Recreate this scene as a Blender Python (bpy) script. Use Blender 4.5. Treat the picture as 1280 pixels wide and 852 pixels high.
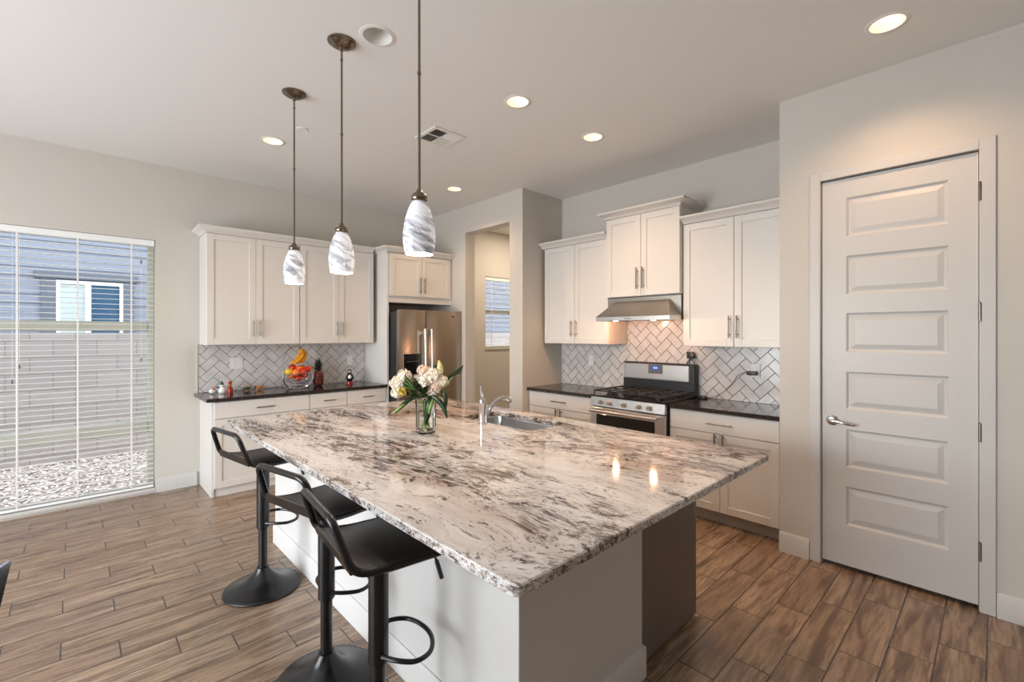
import bpy, bmesh, math, random
from mathutils import Vector, Matrix
from math import radians as R, pi, sin, cos

for o in list(bpy.data.objects): bpy.data.objects.remove(o, do_unlink=True)
S = bpy.context.scene
COL = S.collection

# ------------------------------------------------------------------ camera
cd = bpy.data.cameras.new('camera'); cam = bpy.data.objects.new('camera', cd); COL.objects.link(cam)
cam.location = (0, 0, 1.49); cam.rotation_euler = (R(90), 0, R(46.55 - 90))
cd.sensor_width = 36; cd.lens = 575.9 / 1280 * 36; cd.shift_y = -9.3 / 1280
cd.clip_start = .05; cd.clip_end = 200
S.camera = cam

# ------------------------------------------------------------------ world, sun, daylight, exposure
S.view_settings.view_transform = 'Standard'; S.view_settings.look = 'None'
S.view_settings.gamma = 1; S.view_settings.use_curve_mapping = False
S.view_settings.exposure = 0.32
W = bpy.data.worlds.new('sky'); S.world = W; W.use_nodes = True
wn = W.node_tree.nodes; wl = W.node_tree.links; wn.clear()
wo = wn.new('ShaderNodeOutputWorld'); wb = wn.new('ShaderNodeBackground'); ws = wn.new('ShaderNodeTexSky')
ws.sky_type = 'NISHITA'; ws.sun_disc = False; ws.sun_elevation = R(58); ws.sun_rotation = R(90); ws.dust_density = 1.5
whs = wn.new('ShaderNodeHueSaturation'); whs.inputs['Saturation'].default_value = .45
wl.new(ws.outputs[0], whs.inputs['Color']); wl.new(whs.outputs[0], wb.inputs[0]); wl.new(wb.outputs[0], wo.inputs[0]); wb.inputs[1].default_value = .95

def lamp(name, kind, loc, energy, color, target=None, rot=None, **k):
    d = bpy.data.lights.new(name, kind); o = bpy.data.objects.new(name, d); COL.objects.link(o)
    o.location = loc; d.energy = energy; d.color = color
    for a, b in k.items(): setattr(d, a, b)
    if target is not None:
        o.rotation_euler = (Vector(target) - Vector(loc)).to_track_quat('-Z', 'Y').to_euler()
    if rot: o.rotation_euler = rot
    return o
lamp('sun', 'SUN', (8, 6, 12), 7.0, (1, .96, .9), target=(4.2, 6.4, 0), angle=R(1))
# added area lamp inside the unseen left opening, stands in for its daylight
lamp('daylight_fill_left', 'AREA', (-3.12, 2.55, 1.25), 172, (.88, .94, 1), target=(0, 2.55, 1.25), shape='RECTANGLE', size=3.4, size_y=2.2)

# ------------------------------------------------------------------ materials
def mat(name, col=(.8, .8, .8), rough=.5, metal=0., **k):
    m = bpy.data.materials.new(name); m.use_nodes = True
    b = m.node_tree.nodes['Principled BSDF']
    b.inputs['Base Color'].default_value = (*col, 1); b.inputs['Roughness'].default_value = rough; b.inputs['Metallic'].default_value = metal
    for a, v in k.items():
        b.inputs[a.replace('_', ' ')].default_value = v if not isinstance(v, tuple) else (*v, 1)
    return m
def srgb(r, g, b):
    f = lambda c: ((c / 255 + .055) / 1.055) ** 2.4 if c > 10 else c / 255 / 12.92
    return (f(r), f(g), f(b))

class NT:
    def __init__(s, m): s.t = m.node_tree; s.b = s.t.nodes['Principled BSDF']
    def n(s, t, **k):
        x = s.t.nodes.new(t)
        for a, v in k.items(): setattr(x, a, v)
        return x
    def put(s, sock, v):
        if hasattr(v, 'is_output'): s.t.links.new(v, sock)
        else: sock.default_value = v
    def m(s, op, a, b=0., c=0.):
        x = s.n('ShaderNodeMath', operation=op); s.put(x.inputs[0], a); s.put(x.inputs[1], b); s.put(x.inputs[2], c); return x.outputs[0]
    def pos(s):
        x = s.n('ShaderNodeNewGeometry'); y = s.n('ShaderNodeSeparateXYZ'); s.t.links.new(x.outputs['Position'], y.inputs[0]); return y.outputs
    def obj(s):
        x = s.n('ShaderNodeTexCoord'); y = s.n('ShaderNodeSeparateXYZ'); s.t.links.new(x.outputs['Object'], y.inputs[0]); return y.outputs
    def xyz(s, a, b, c):
        x = s.n('ShaderNodeCombineXYZ'); s.put(x.inputs[0], a); s.put(x.inputs[1], b); s.put(x.inputs[2], c); return x.outputs[0]
    def noise(s, vec, scale=5., detail=4., rough=.5, dist=0.):
        x = s.n('ShaderNodeTexNoise'); s.put(x.inputs['Vector'], vec)
        x.inputs['Scale'].default_value = scale; x.inputs['Detail'].default_value = detail
        x.inputs['Roughness'].default_value = rough; x.inputs['Distortion'].default_value = dist; return x.outputs['Fac']
    def white(s, vec):
        x = s.n('ShaderNodeTexWhiteNoise', noise_dimensions='3D'); s.put(x.inputs['Vector'], vec); return x.outputs['Value']
    def ramp(s, f, stops, interp='LINEAR'):
        x = s.n('ShaderNodeValToRGB'); x.color_ramp.interpolation = interp; s.put(x.inputs[0], f); e = x.color_ramp.elements
        while len(e) < len(stops): e.new(.5)
        for i, (p, c) in enumerate(stops): e[i].position = p; e[i].color = (*c, 1) if len(c) == 3 else c
        return x.outputs[0]
    def mix(s, f, a, b, mode='MIX'):
        x = s.n('ShaderNodeMix', data_type='RGBA', blend_type=mode); s.put(x.inputs[0], f)
        s.put(x.inputs[6], a if not isinstance(a, tuple) else (*a, 1)); s.put(x.inputs[7], b if not isinstance(b, tuple) else (*b, 1)); return x.outputs[2]
    def bump(s, h, strength=.2, dist=.01):
        x = s.n('ShaderNodeBump'); s.put(x.inputs['Height'], h); x.inputs['Strength'].default_value = strength; x.inputs['Distance'].default_value = dist
        s.t.links.new(x.outputs[0], s.b.inputs['Normal'])
    def map(s, v, a, b, c=0., d=1.):
        x = s.n('ShaderNodeMapRange'); s.put(x.inputs[0], v)
        for i, q in enumerate((a, b, c, d)): x.inputs[i + 1].default_value = q
        return x.outputs[0]
    def col(s, v): s.put(s.b.inputs['Base Color'], v)

def paint(name, col, rough=.6, tex=.06, scale=120.):
    m = mat(name, col, rough); t = NT(m); p = t.pos()
    t.bump(t.noise(t.xyz(p[0], p[1], p[2]), scale, 3), tex, .002); return m
M = {}
M['wall'] = paint('wall_paint', (.60, .56, .505), .7)
M['ceiling'] = paint('ceiling_paint', (.80, .79, .77), .8, .12, 60.)
M['trim'] = paint('trim_paint', (.60, .575, .545), .42, .02, 40.)
M['cabinet'] = paint('cabinet_lacquer', (.71, .675, .63), .38, .02, 30.)
M['island_white'] = paint('island_wall_paint', (.66, .63, .60), .5, .05)
M['gap'] = mat('shadow_gap', (.05, .045, .04), .9)
M['toe'] = mat('toe_kick_board', (.42, .38, .34), .6)
M['taupe'] = paint('taupe_panel', (.17, .13, .105), .45, .02)
M['nickel'] = mat('brushed_nickel', (.24, .215, .185), .34, 1.)
M['chrome'] = mat('chrome', (.66, .66, .67), .09, 1.)
M['steel'] = mat('stainless_steel', (.66, .64, .62), .28, 1.)
t = NT(M['steel']); p = t.pos(); t.bump(t.noise(t.xyz(t.m('MULTIPLY', p[0], 1.), t.m('MULTIPLY', p[1], 1.), t.m('MULTIPLY', p[2], 260.)), 3., 2), .04, .001)
M['fridge_steel'] = mat('fridge_steel', (.40, .33, .27), .26, 1.)  # brown tint puts a warm reflection into the steel colour
t = NT(M['fridge_steel']); p = t.pos(); t.bump(t.noise(t.xyz(t.m('MULTIPLY', p[0], 200.), 0., t.m('MULTIPLY', p[2], 1.)), 3., 2), .04, .001)
M['pendant_metal'] = mat('pendant_metal', (.21, .175, .14), .22, 1.)
M['handle_steel'] = mat('handle_steel', (.72, .70, .67), .42, .85)
M['hood_steel'] = mat('hood_steel', (.40, .37, .33), .30, 1.)  # darker copy of the steel; the reflected floor is put into its colour
M['sinksteel'] = mat('sink_steel', (.62, .64, .66), .22, 1.)
M['blackmetal'] = mat('black_metal', (.008, .0075, .0075), .27)
M['blackplastic'] = mat('black_plastic', (.014, .014, .015), .35)
M['castiron'] = mat('cast_iron', (.018, .016, .015), .42)
M['enamel'] = mat('black_enamel', (.012, .011, .011), .12)
M['blackglass'] = mat('black_glass', (.008, .008, .009), .06)
M['greyplastic'] = mat('grey_plastic', (.12, .12, .13), .35)
M['whiteplastic'] = mat('white_plastic', (.78, .76, .72), .35)
M['filter'] = mat('dark_filter', (.03, .028, .025), .5)
M['seat'] = mat('dark_leatherette', (.016, .013, .011), .30)
t = NT(M['seat']); p = t.pos(); t.bump(t.noise(t.xyz(*p), 300., 2), .08, .001)
M['edge'] = mat('metal_edge_strip', (.66, .63, .58), .35, .6)

# dark worktop
m = mat('dark_quartz', (.02, .016, .014), .12); t = NT(m); p = t.pos()
n = t.noise(t.xyz(*p), 35., 6, .7)
t.col(t.ramp(n, [(.3, (.012, .009, .008)), (.6, (.032, .024, .02)), (.75, (.06, .047, .04))])); M['quartz'] = m

# granite: cream ground, veins running along the long axis of the island
m = mat('granite', (.7, .6, .5), .07); t = NT(m); p = t.pos()
lo = t.noise(t.xyz(*p), 1.3, 3)
xx = t.m('ADD', p[0], t.m('MULTIPLY', t.m('SUBTRACT', lo, .5), .34))
xx = t.m('ADD', xx, t.m('MULTIPLY', p[1], .06))
zz = p[2]
wy = t.m('ADD', p[1], t.m('MULTIPLY', t.noise(t.xyz(p[0], p[1], p[2]), 2.4, 3), .5))
fine = t.noise(t.xyz(t.m('MULTIPLY', xx, 27.), t.m('MULTIPLY', wy, 7.5), t.m('MULTIPLY', zz, 25.)), 1., 14, .78, .15)
fine2 = t.noise(t.xyz(t.m('MULTIPLY', xx, 80.), t.m('MULTIPLY', wy, 24.), t.m('MULTIPLY', zz, 70.)), 1., 8, .8, .1)
patch = t.noise(t.xyz(t.m('MULTIPLY', xx, 3.0), t.m('MULTIPLY', wy, 1.0), zz), 1., 5, .62)
brown = t.noise(t.xyz(t.m('MULTIPLY', xx, 2.4), t.m('MULTIPLY', wy, .75), t.m('ADD', zz, 7.)), 1., 4, .55)
base = t.ramp(t.noise(t.xyz(t.m('MULTIPLY', xx, 12.), t.m('MULTIPLY', wy, 3.), zz), 1., 9, .7), [(.32, srgb(192, 184, 178)), (.5, srgb(220, 215, 212)), (.7, srgb(231, 228, 226))])
base = t.mix(t.m('MULTIPLY', t.map(t.m('ADD', brown, t.m('MULTIPLY', t.m('SUBTRACT', p[0], 1.6), .06)), .52, .66), .6), base, srgb(160, 120, 92))
grp = t.map(patch, .40, .58, 0., 1.)
thr = t.m('SUBTRACT', .590, t.m('MULTIPLY', grp, .078))
cl = t.map(t.m('SUBTRACT', fine, thr), .0, .02)
thr2 = t.m('SUBTRACT', .585, t.m('MULTIPLY', grp, .090))
v2 = t.map(t.m('SUBTRACT', fine2, thr2), .0, .03)
ridge = t.m('ABSOLUTE', t.m('SUBTRACT', fine, .49))
v1 = t.m('MULTIPLY', t.map(ridge, .010, .003, 0., 1.), t.map(patch, .44, .54, .0, 1.))
haze = t.m('MULTIPLY', t.map(fine, .47, .60), t.map(grp, .2, 1., 0., .45))
c = t.mix(haze, base, srgb(150, 132, 118))
c = t.mix(t.m('MULTIPLY', v2, .80), c, srgb(92, 76, 66))
c = t.mix(t.m('MULTIPLY', cl, .92), c, srgb(56, 44, 38))
c = t.mix(t.m('MULTIPLY', v1, .7), c, srgb(70, 58, 50))
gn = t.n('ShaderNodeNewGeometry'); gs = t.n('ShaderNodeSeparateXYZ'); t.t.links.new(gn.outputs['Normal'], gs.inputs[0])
side = t.map(t.m('ABSOLUTE', gs.outputs[2]), .3, .6, 1., 0.)   # side faces of the slab get denser brown and dark flecks
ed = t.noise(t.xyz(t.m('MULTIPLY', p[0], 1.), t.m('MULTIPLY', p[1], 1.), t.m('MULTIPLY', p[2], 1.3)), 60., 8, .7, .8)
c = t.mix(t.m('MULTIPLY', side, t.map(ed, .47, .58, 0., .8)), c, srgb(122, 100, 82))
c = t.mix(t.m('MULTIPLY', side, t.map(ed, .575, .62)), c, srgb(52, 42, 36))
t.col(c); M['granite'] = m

# wood-look floor tile laid in thirds
m = mat('wood_look_tile', (.4, .3, .2), .3); t = NT(m); p = t.pos()
PY, LX = .1615, .6135
v = t.m('DIVIDE', t.m('SUBTRACT', 5.205, p[1]), PY); row = t.m('FLOOR', v); fv = t.m('SUBTRACT', v, row)
u = t.m('DIVIDE', t.m('SUBTRACT', t.m('ADD', p[0], .255), t.m('MULTIPLY', row, LX / 3)), LX)
ti = t.m('FLOOR', u); fu = t.m('SUBTRACT', u, ti)
rnd = t.white(t.xyz(row, ti, 3.)); rnd2 = t.white(t.xyz(ti, row, 8.))
gx = t.m('MULTIPLY', t.m('MINIMUM', fu, t.m('SUBTRACT', 1., fu)), LX); gy = t.m('MULTIPLY', t.m('MINIMUM', fv, t.m('SUBTRACT', 1., fv)), PY)
g = t.map(t.m('MINIMUM', gx, gy), .0020, .0040, 1., 0.)
off = t.m('MULTIPLY', rnd, 37.)
gv = t.xyz(t.m('MULTIPLY', t.m('ADD', p[0], off), 2.0), t.m('MULTIPLY', t.m('ADD', p[1], off), 17.), rnd2)
gr = t.noise(gv, 1., 10, .66, .9)
gv2 = t.xyz(t.m('MULTIPLY', t.m('ADD', p[0], off), 5.), t.m('MULTIPLY', t.m('ADD', p[1], off), 60.), rnd)
gr2 = t.noise(gv2, 1., 4, .6, .6)
c = t.ramp(gr, [(.31, srgb(62, 44, 33)), (.41, srgb(118, 92, 72)), (.49, srgb(156, 130, 105)), (.60, srgb(174, 148, 123)), (.78, srgb(196, 174, 151))])
c = t.mix(t.map(gr2, .38, .56, .6, 0.), c, srgb(84, 68, 56))
c = t.mix(t.m('MULTIPLY', rnd, .42), c, srgb(128, 100, 78))
c = t.mix(g, c, srgb(62, 50, 42))
t.col(c); t.bump(t.m('SUBTRACT', t.m('MULTIPLY', gr2, .1), g), .35, .002)
t.put(t.b.inputs['Roughness'], t.map(gr, .3, .7, .30, .22)); t.b.inputs['Specular IOR Level'].default_value = .75; M['floor'] = m

# wall tile
m = mat('herringbone_tile', (.66, .63, .61), .16); t = NT(m); p = t.pos()
n = t.noise(t.xyz(*p), 9., 4); t.col(t.ramp(n, [(.35, (.58, .545, .52)), (.65, (.68, .65, .62))])); t.bump(n, .12, .003); M['tile'] = m
M['grout'] = mat('dark_grout', (.085, .075, .07), .9)

# pendant glass: white swirls, lit from inside
m = mat('swirled_glass', (.85, .85, .88), .12); t = NT(m); p = t.pos()
w = t.noise(t.xyz(p[0], p[1], t.m('ADD', t.m('MULTIPLY', p[2], 3.4), t.m('MULTIPLY', t.m('SUBTRACT', p[0], p[1]), 1.2))), 4.2, 7, .62, 2.0)
c = t.ramp(w, [(.34, (.22, .22, .24)), (.45, (.46, .46, .50)), (.54, (.78, .78, .81)), (1, (.88, .88, .91))])
t.col(c); t.b.inputs['Subsurface Weight'].default_value = .0; t.put(t.b.inputs['Emission Color'], c); t.b.inputs['Emission Strength'].default_value = .30; M['swirl'] = m
def emit(name, col, s):
    m = mat(name, col, .5); b = m.node_tree.nodes['Principled BSDF']; b.inputs['Emission Color'].default_value = (*col, 1); b.inputs['Emission Strength'].default_value = s; return m
M['bulb_warm'] = emit('warm_lamp_lens', (1, .74, .46), 6.)
M['bulb_white'] = emit('white_pendant_bulb', (1, .97, .92), 2.5)
M['bulb_off'] = mat('frosted_lamp_off', (.55, .57, .58), .3)
M['display'] = emit('blue_display', (.03, .08, .4), .35)
M['digits'] = emit('display_digits', (.6, .8, 1.), 1.)

def glasspane(name, tint=(.95, .97, .97)):
    m = bpy.data.materials.new(name); m.use_nodes = True; n = m.node_tree.nodes; l = m.node_tree.links; n.clear()
    o = n.new('ShaderNodeOutputMaterial'); mx = n.new('ShaderNodeMixShader'); tr = n.new('ShaderNodeBsdfTransparent'); gl = n.new('ShaderNodeBsdfGlossy'); fr = n.new('ShaderNodeFresnel')
    tr.inputs[0].default_value = (*tint, 1); gl.inputs['Roughness'].default_value = .02; fr.inputs[0].default_value = 1.3
    l.new(fr.outputs[0], mx.inputs[0]); l.new(tr.outputs[0], mx.inputs[1]); l.new(gl.outputs[0], mx.inputs[2]); l.new(mx.outputs[0], o.inputs[0]); return m
M['pane'] = glasspane('window_pane')
M['vase'] = glasspane('vase_glass', (.97, .985, .98))
M['vase'].node_tree.nodes['Fresnel'].inputs[0].default_value = 1.16
M['water'] = glasspane('water', (.95, .975, .955))
M['winframe'] = mat('window_frame_vinyl', (.60, .59, .50), .45)
M['blind'] = mat('blind_slat', (.90, .90, .88), .4)
M['cord'] = mat('blind_cord', (.8, .79, .76), .8)
M['tassel'] = mat('blind_tassel', (.10, .09, .08), .5)
M['dark_wood'] = mat('dark_table_top', (.006, .006, .008), .12)

# outside
m = mat('gravel', (.5, .45, .4), .9); t = NT(m); p = t.pos()
vo = t.n('ShaderNodeTexVoronoi'); vo.inputs['Scale'].default_value = 38.; t.t.links.new(t.xyz(*p), vo.inputs['Vector'])
t.col(t.mix(t.map(vo.outputs['Distance'], .35, .6), t.ramp(t.white(vo.outputs['Position']), [(0, srgb(92, 82, 78)), (.5, srgb(146, 136, 130)), (1, srgb(196, 188, 182))]), srgb(44, 38, 36)))
t.bump(vo.outputs['Distance'], -.8, .02); M['gravel'] = m
m = mat('block_fence', (.5, .46, .42), .9); t = NT(m)
br = t.n('ShaderNodeTexBrick'); p = t.pos(); t.t.links.new(t.xyz(p[0], p[2], 0.), br.inputs['Vector'])
br.inputs['Scale'].default_value = 1.; br.inputs['Brick Width'].default_value = .4; br.inputs['Row Height'].default_value = .2; br.inputs['Mortar Size'].default_value = .006
br.inputs['Color1'].default_value = (*srgb(170, 162, 156), 1); br.inputs['Color2'].default_value = (*srgb(160, 153, 148), 1); br.inputs['Mortar'].default_value = (*srgb(134, 127, 122), 1)
t.col(br.outputs[0]); M['block'] = m
M['siding'] = mat('grey_blue_siding', srgb(126, 129, 138), .7)
M['siding_trim'] = mat('grey_siding_trim', srgb(96, 101, 108), .7)
M['house_glass'] = mat('house_window_glass', srgb(52, 84, 108), .06)
M['house_blind'] = mat('house_window_blind', srgb(176, 184, 178), .5)
M['house_frame'] = mat('house_window_frame', (.8, .8, .8), .5)
M['roof'] = mat('roof_tile', srgb(120, 96, 84), .8)

# food and flowers
def speck(name, a, b, scale, rough, bs=.2):
    m = mat(name, a, rough); t = NT(m); o = t.n('ShaderNodeTexCoord').outputs['Object']
    n = t.noise(o, scale, 4); t.col(t.ramp(n, [(.35, a), (.68, b)])); t.bump(n, bs, .003); return m
M['orange'] = speck('orange_peel', srgb(222, 96, 18), srgb(240, 128, 34), 60., .4)
M['tomato'] = speck('red_fruit_skin', srgb(190, 34, 20), srgb(222, 66, 30), 20., .25)
M['lemon'] = speck('yellow_fruit_skin', srgb(214, 168, 30), srgb(236, 196, 60), 60., .4)
M['banana'] = speck('banana_skin', srgb(200, 126, 14), srgb(226, 164, 34), 18., .45)
M['banana_tip'] = mat('banana_stalk', srgb(74, 58, 26), .6)
m = mat('pineapple_skin', (.2, .06, .04), .6); t = NT(m); o = t.n('ShaderNodeTexCoord').outputs['Object']
vo = t.n('ShaderNodeTexVoronoi'); vo.inputs['Scale'].default_value = 46.; t.t.links.new(o, vo.inputs['Vector'])
t.col(t.ramp(vo.outputs['Distance'], [(.1, srgb(176, 92, 60)), (.4, srgb(112, 44, 34)), (.7, srgb(48, 20, 18))])); t.bump(vo.outputs['Distance'], -.6, .01); M['pine'] = m
M['leaf'] = speck('leaf_green', srgb(14, 34, 14), srgb(38, 68, 28), 30., .3)
M['leaf_light'] = speck('leaf_light_green', srgb(86, 120, 50), srgb(140, 164, 88), 20., .4)
M['pineleaf'] = mat('pineapple_leaf', srgb(30, 44, 34), .5)
M['petal'] = speck('petal_cream', srgb(236, 222, 200), srgb(250, 244, 230), 40., .6)
M['petal_pink'] = speck('petal_blush', srgb(226, 190, 168), srgb(242, 222, 202), 40., .6)
M['petal_yellow'] = speck('petal_yellow', srgb(196, 158, 44), srgb(222, 196, 96), 30., .5)
M['bud'] = speck('bud_pale_yellow', srgb(196, 184, 108), srgb(228, 218, 158), 30., .4)
M['cw'] = mat('white_ceramic', (.8, .78, .74), .2); M['cr'] = mat('red_ceramic', srgb(150, 34, 22), .2)
M['cg'] = mat('green_ceramic', srgb(40, 84, 60), .2); M['cb'] = mat('black_ceramic', (.012, .012, .014), .15)
M['co'] = mat('amber_ceramic', srgb(176, 112, 50), .25); M['cblue'] = mat('blue_ceramic', srgb(54, 74, 104), .2)

# ------------------------------------------------------------------ mesh helpers
class MB:
    def __init__(s): s.b = bmesh.new()
    def box(s, x0, x1, y0, y1, z0, z1, bev=0., mi=0, seg=1):
        vs = [s.b.verts.new(c) for c in ((x0, y0, z0), (x1, y0, z0), (x1, y1, z0), (x0, y1, z0), (x0, y0, z1), (x1, y0, z1), (x1, y1, z1), (x0, y1, z1))]
        fs = [s.b.faces.new([vs[i] for i in f]) for f in ((3, 2, 1, 0), (4, 5, 6, 7), (0, 1, 5, 4), (1, 2, 6, 5), (2, 3, 7, 6), (3, 0, 4, 7))]
        for f in fs: f.material_index = mi
        if bev > 0:
            es = list({e for f in fs for e in f.edges})
            bmesh.ops.bevel(s.b, geom=es, offset=bev, segments=seg, affect='EDGES', profile=.5)
        return s
    def poly(s, pts, mi=0):
        f = s.b.faces.new([s.b.verts.new(p) for p in pts]); f.material_index = mi; return s
    def prism(s, pts, vec, mi=0):
        vec = Vector(vec); a = [s.b.verts.new(p) for p in pts]; b = [s.b.verts.new(Vector(p) + vec) for p in pts]; n = len(a)
        for f in [s.b.faces.new(a[::-1]), s.b.faces.new(b)] + [s.b.faces.new((a[i], a[(i + 1) % n], b[(i + 1) % n], b[i])) for i in range(n)]: f.material_index = mi
        return s
    def lathe(s, prof, c=(0, 0, 0), segs=32, mi=0, axis='z', M4=None):
        rings = []
        def T(x, y, z):
            if axis == 'x': v = Vector((z, x, y))
            elif axis == 'y': v = Vector((x, z, y))
            else: v = Vector((x, y, z))
            if M4 is not None: v = M4 @ v
            return v + Vector(c)
        for r, z in prof:
            if r < 1e-6: rings.append([s.b.verts.new(T(0, 0, z))])
            else: rings.append([s.b.verts.new(T(r * cos(2 * pi * i / segs), r * sin(2 * pi * i / segs), z)) for i in range(segs)])
        for a, b in zip(rings, rings[1:]):
            for i in range(segs):
                j = (i + 1) % segs
                if len(a) == 1 and len(b) == 1: continue
                if len(a) == 1: f = s.b.faces.new((a[0], b[j], b[i]))
                elif len(b) == 1: f = s.b.faces.new((a[i], a[j], b[0]))
                else: f = s.b.faces.new((a[i], a[j], b[j], b[i]))
                f.material_index = mi
        return s
    def tube(s, pts, r, segs=10, closed=False, mi=0, flat=None):
        pts = [Vector(p) for p in pts]; n = len(pts); rs = r if isinstance(r, (list, tuple)) else [r] * n; rings = []; up = None
        for i, p in enumerate(pts):
            if closed: d = pts[(i + 1) % n] - pts[i - 1]
            else: d = pts[min(i + 1, n - 1)] - pts[max(i - 1, 0)]
            d.normalize()
            if up is None:
                up = Vector((0, 0, 1)) if abs(d.z) < .9 else Vector((1, 0, 0))
            up = (up - d * up.dot(d)).normalized(); sd = d.cross(up)
            fx = flat or 1.
            rings.append([s.b.verts.new(p + rs[i] * (cos(2 * pi * k / segs) * sd * fx + sin(2 * pi * k / segs) * up)) for k in range(segs)])
        m = n if closed else n - 1
        for i in range(m):
            a, b = rings[i], rings[(i + 1) % n]
            for k in range(segs):
                f = s.b.faces.new((a[k], a[(k + 1) % segs], b[(k + 1) % segs], b[k])); f.material_index = mi
        if not closed:
            s.b.faces.new(rings[0][::-1]).material_index = mi; s.b.faces.new(rings[-1]).material_index = mi
        return s
    def cyl(s, a, b, r, segs=16, mi=0): return s.tube([a, b], r, segs, mi=mi)
    def ball(s, c, r, sc=(1, 1, 1), u=16, v=10, mi=0, rot=None):
        mtx = Matrix.Translation(c) @ (rot.to_4x4() if rot is not None else Matrix()) @ Matrix.Diagonal((r * sc[0], r * sc[1], r * sc[2], 1))
        g = bmesh.ops.create_uvsphere(s.b, u_segments=u, v_segments=v, radius=1, matrix=mtx)
        for f in {f for vv in g['verts'] for f in vv.link_faces}: f.material_index = mi
        return s
    def build(s, name, mats, parent=None, smooth=True, angle=35):
        bmesh.ops.recalc_face_normals(s.b, faces=s.b.faces)
        me = bpy.data.meshes.new(name); s.b.to_mesh(me); s.b.free()
        for m in (mats if isinstance(mats, (list, tuple)) else [mats]): me.materials.append(M[m] if isinstance(m, str) else m)
        if smooth:
            me.polygons.foreach_set('use_smooth', [True] * len(me.polygons)); me.set_sharp_from_angle(angle=R(angle))
        o = bpy.data.objects.new(name, me); COL.objects.link(o)
        if parent is not None: o.parent = parent
        return o
def smoothpath(pts, n=6, closed=False):
    P = [Vector(p) for p in pts]; out = []; N = len(P)
    for i in range(N if closed else N - 1):
        if closed: a, b, c, d = P[i - 1], P[i], P[(i + 1) % N], P[(i + 2) % N]
        else: a, b, c, d = P[max(i - 1, 0)], P[i], P[i + 1], P[min(i + 2, N - 1)]
        for k in range(n):
            t = k / n; out.append(.5 * ((2 * b) + (c - a) * t + (2 * a - 5 * b + 4 * c - d) * t * t + (3 * b - a - 3 * c + d) * t ** 3))
    if not closed: out.append(P[-1])
    return out
def filletpath(pts, r, n=5, closed=False):
    P = [Vector(p) for p in pts]; out = []; N = len(P)
    for i in range(N):
        if not closed and i in (0, N - 1): out.append(P[i]); continue
        a, b, c = P[i - 1], P[i], P[(i + 1) % N]
        u = (a - b); v = (c - b); rr = min(r, u.length * .45, v.length * .45); p0 = b + u.normalized() * rr; p1 = b + v.normalized() * rr
        for k in range(n + 1):
            t = k / n; out.append((1 - t) ** 2 * p0 + 2 * t * (1 - t) * b + t * t * p1)
    return out
def tag(o, label=None, cat=None, group=None, kind=None):
    if label: o['label'] = label
    if cat: o['category'] = cat
    if group: o['group'] = group
    if kind: o['kind'] = kind
    return o
def thing(name, label, cat, loc=(0, 0, 0), rz=0., group=None):
    o = bpy.data.objects.new(name, None); COL.objects.link(o); o.empty_display_size = .05; o.location = loc; o.rotation_euler = (0, 0, rz)
    return tag(o, label, cat, group)
def struct(o): o['kind'] = 'structure'; return o
def copy_tree(o, parent=None):
    c = o.copy(); COL.objects.link(c); c.parent = parent
    for ch in o.children: copy_tree(ch, c)
    return c

# ------------------------------------------------------------------ room shell
H = 3.08
YA = 5.44; XP = 3.52; XB = 4.20; XO = 3.54
struct(MB().box(-3.35, 6.4, -3.35, 5.64, -.12, 0).build('floor', 'floor'))
CANS = [(1.182, 4.12), (2.202, 2.268), (3.038, 2.256), (3.025, 4.115), (3.021, .392), (1.172, 2.283)]
b = MB(); bm = b.b
def loop(pts):
    v_ = [bm.verts.new((*p_, H)) for p_ in pts]; return [bm.edges.new((v_[i], v_[(i + 1) % len(v_)])) for i in range(len(v_))]
es = loop([(-3.35, -3.35), (6.4, -3.35), (6.4, 5.64), (-3.35, 5.64)])
for cx, cy in CANS: es += loop([(cx + .074 * cos(2 * pi * k / 40), cy + .074 * sin(2 * pi * k / 40)) for k in range(40)])
bmesh.ops.triangle_fill(bm, edges=es, use_beauty=True)
b.box(-3.35, 6.4, -3.35, 5.64, H + .16, H + .2)
struct(b.build('ceiling', 'ceiling', smooth=False))
WX0, WX1, WZ0, WZ1 = -1.35, .545, .035, 2.366
VX0, VX1, VZ0, VZ1 = 4.592, 5.42, 1.264, 2.375
b = MB()
for r in ((-3.35, WX0, 0, H), (WX0, WX1, 0, WZ0), (WX0, WX1, WZ1, H), (WX1, VX0, 0, H), (VX0, VX1, 0, VZ0), (VX0, VX1, VZ1, H), (VX1, 6.4, 0, H)):
    b.box(r[0], r[1], YA, YA + .2, r[2], r[3])
struct(b.build('wall_back', 'wall', smooth=False))
# left wall: unseen glazed opening, invented and placed for the side light
b = MB()
for y0, y1, z0, z1 in ((-3.35, .80, 0, H), (.80, 4.30, 2.4, H), (4.30, YA, 0, H), (.80, 4.30, 0, .1)): b.box(-3.35, -3.2, y0, y1, z0, z1)
struct(b.build('wall_left', 'wall', smooth=False))
b = MB()
b.box(-3.2, 3.7, -3.35, -3.2, 0, H)
struct(b.build('wall_front', 'wall', smooth=False))
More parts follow.
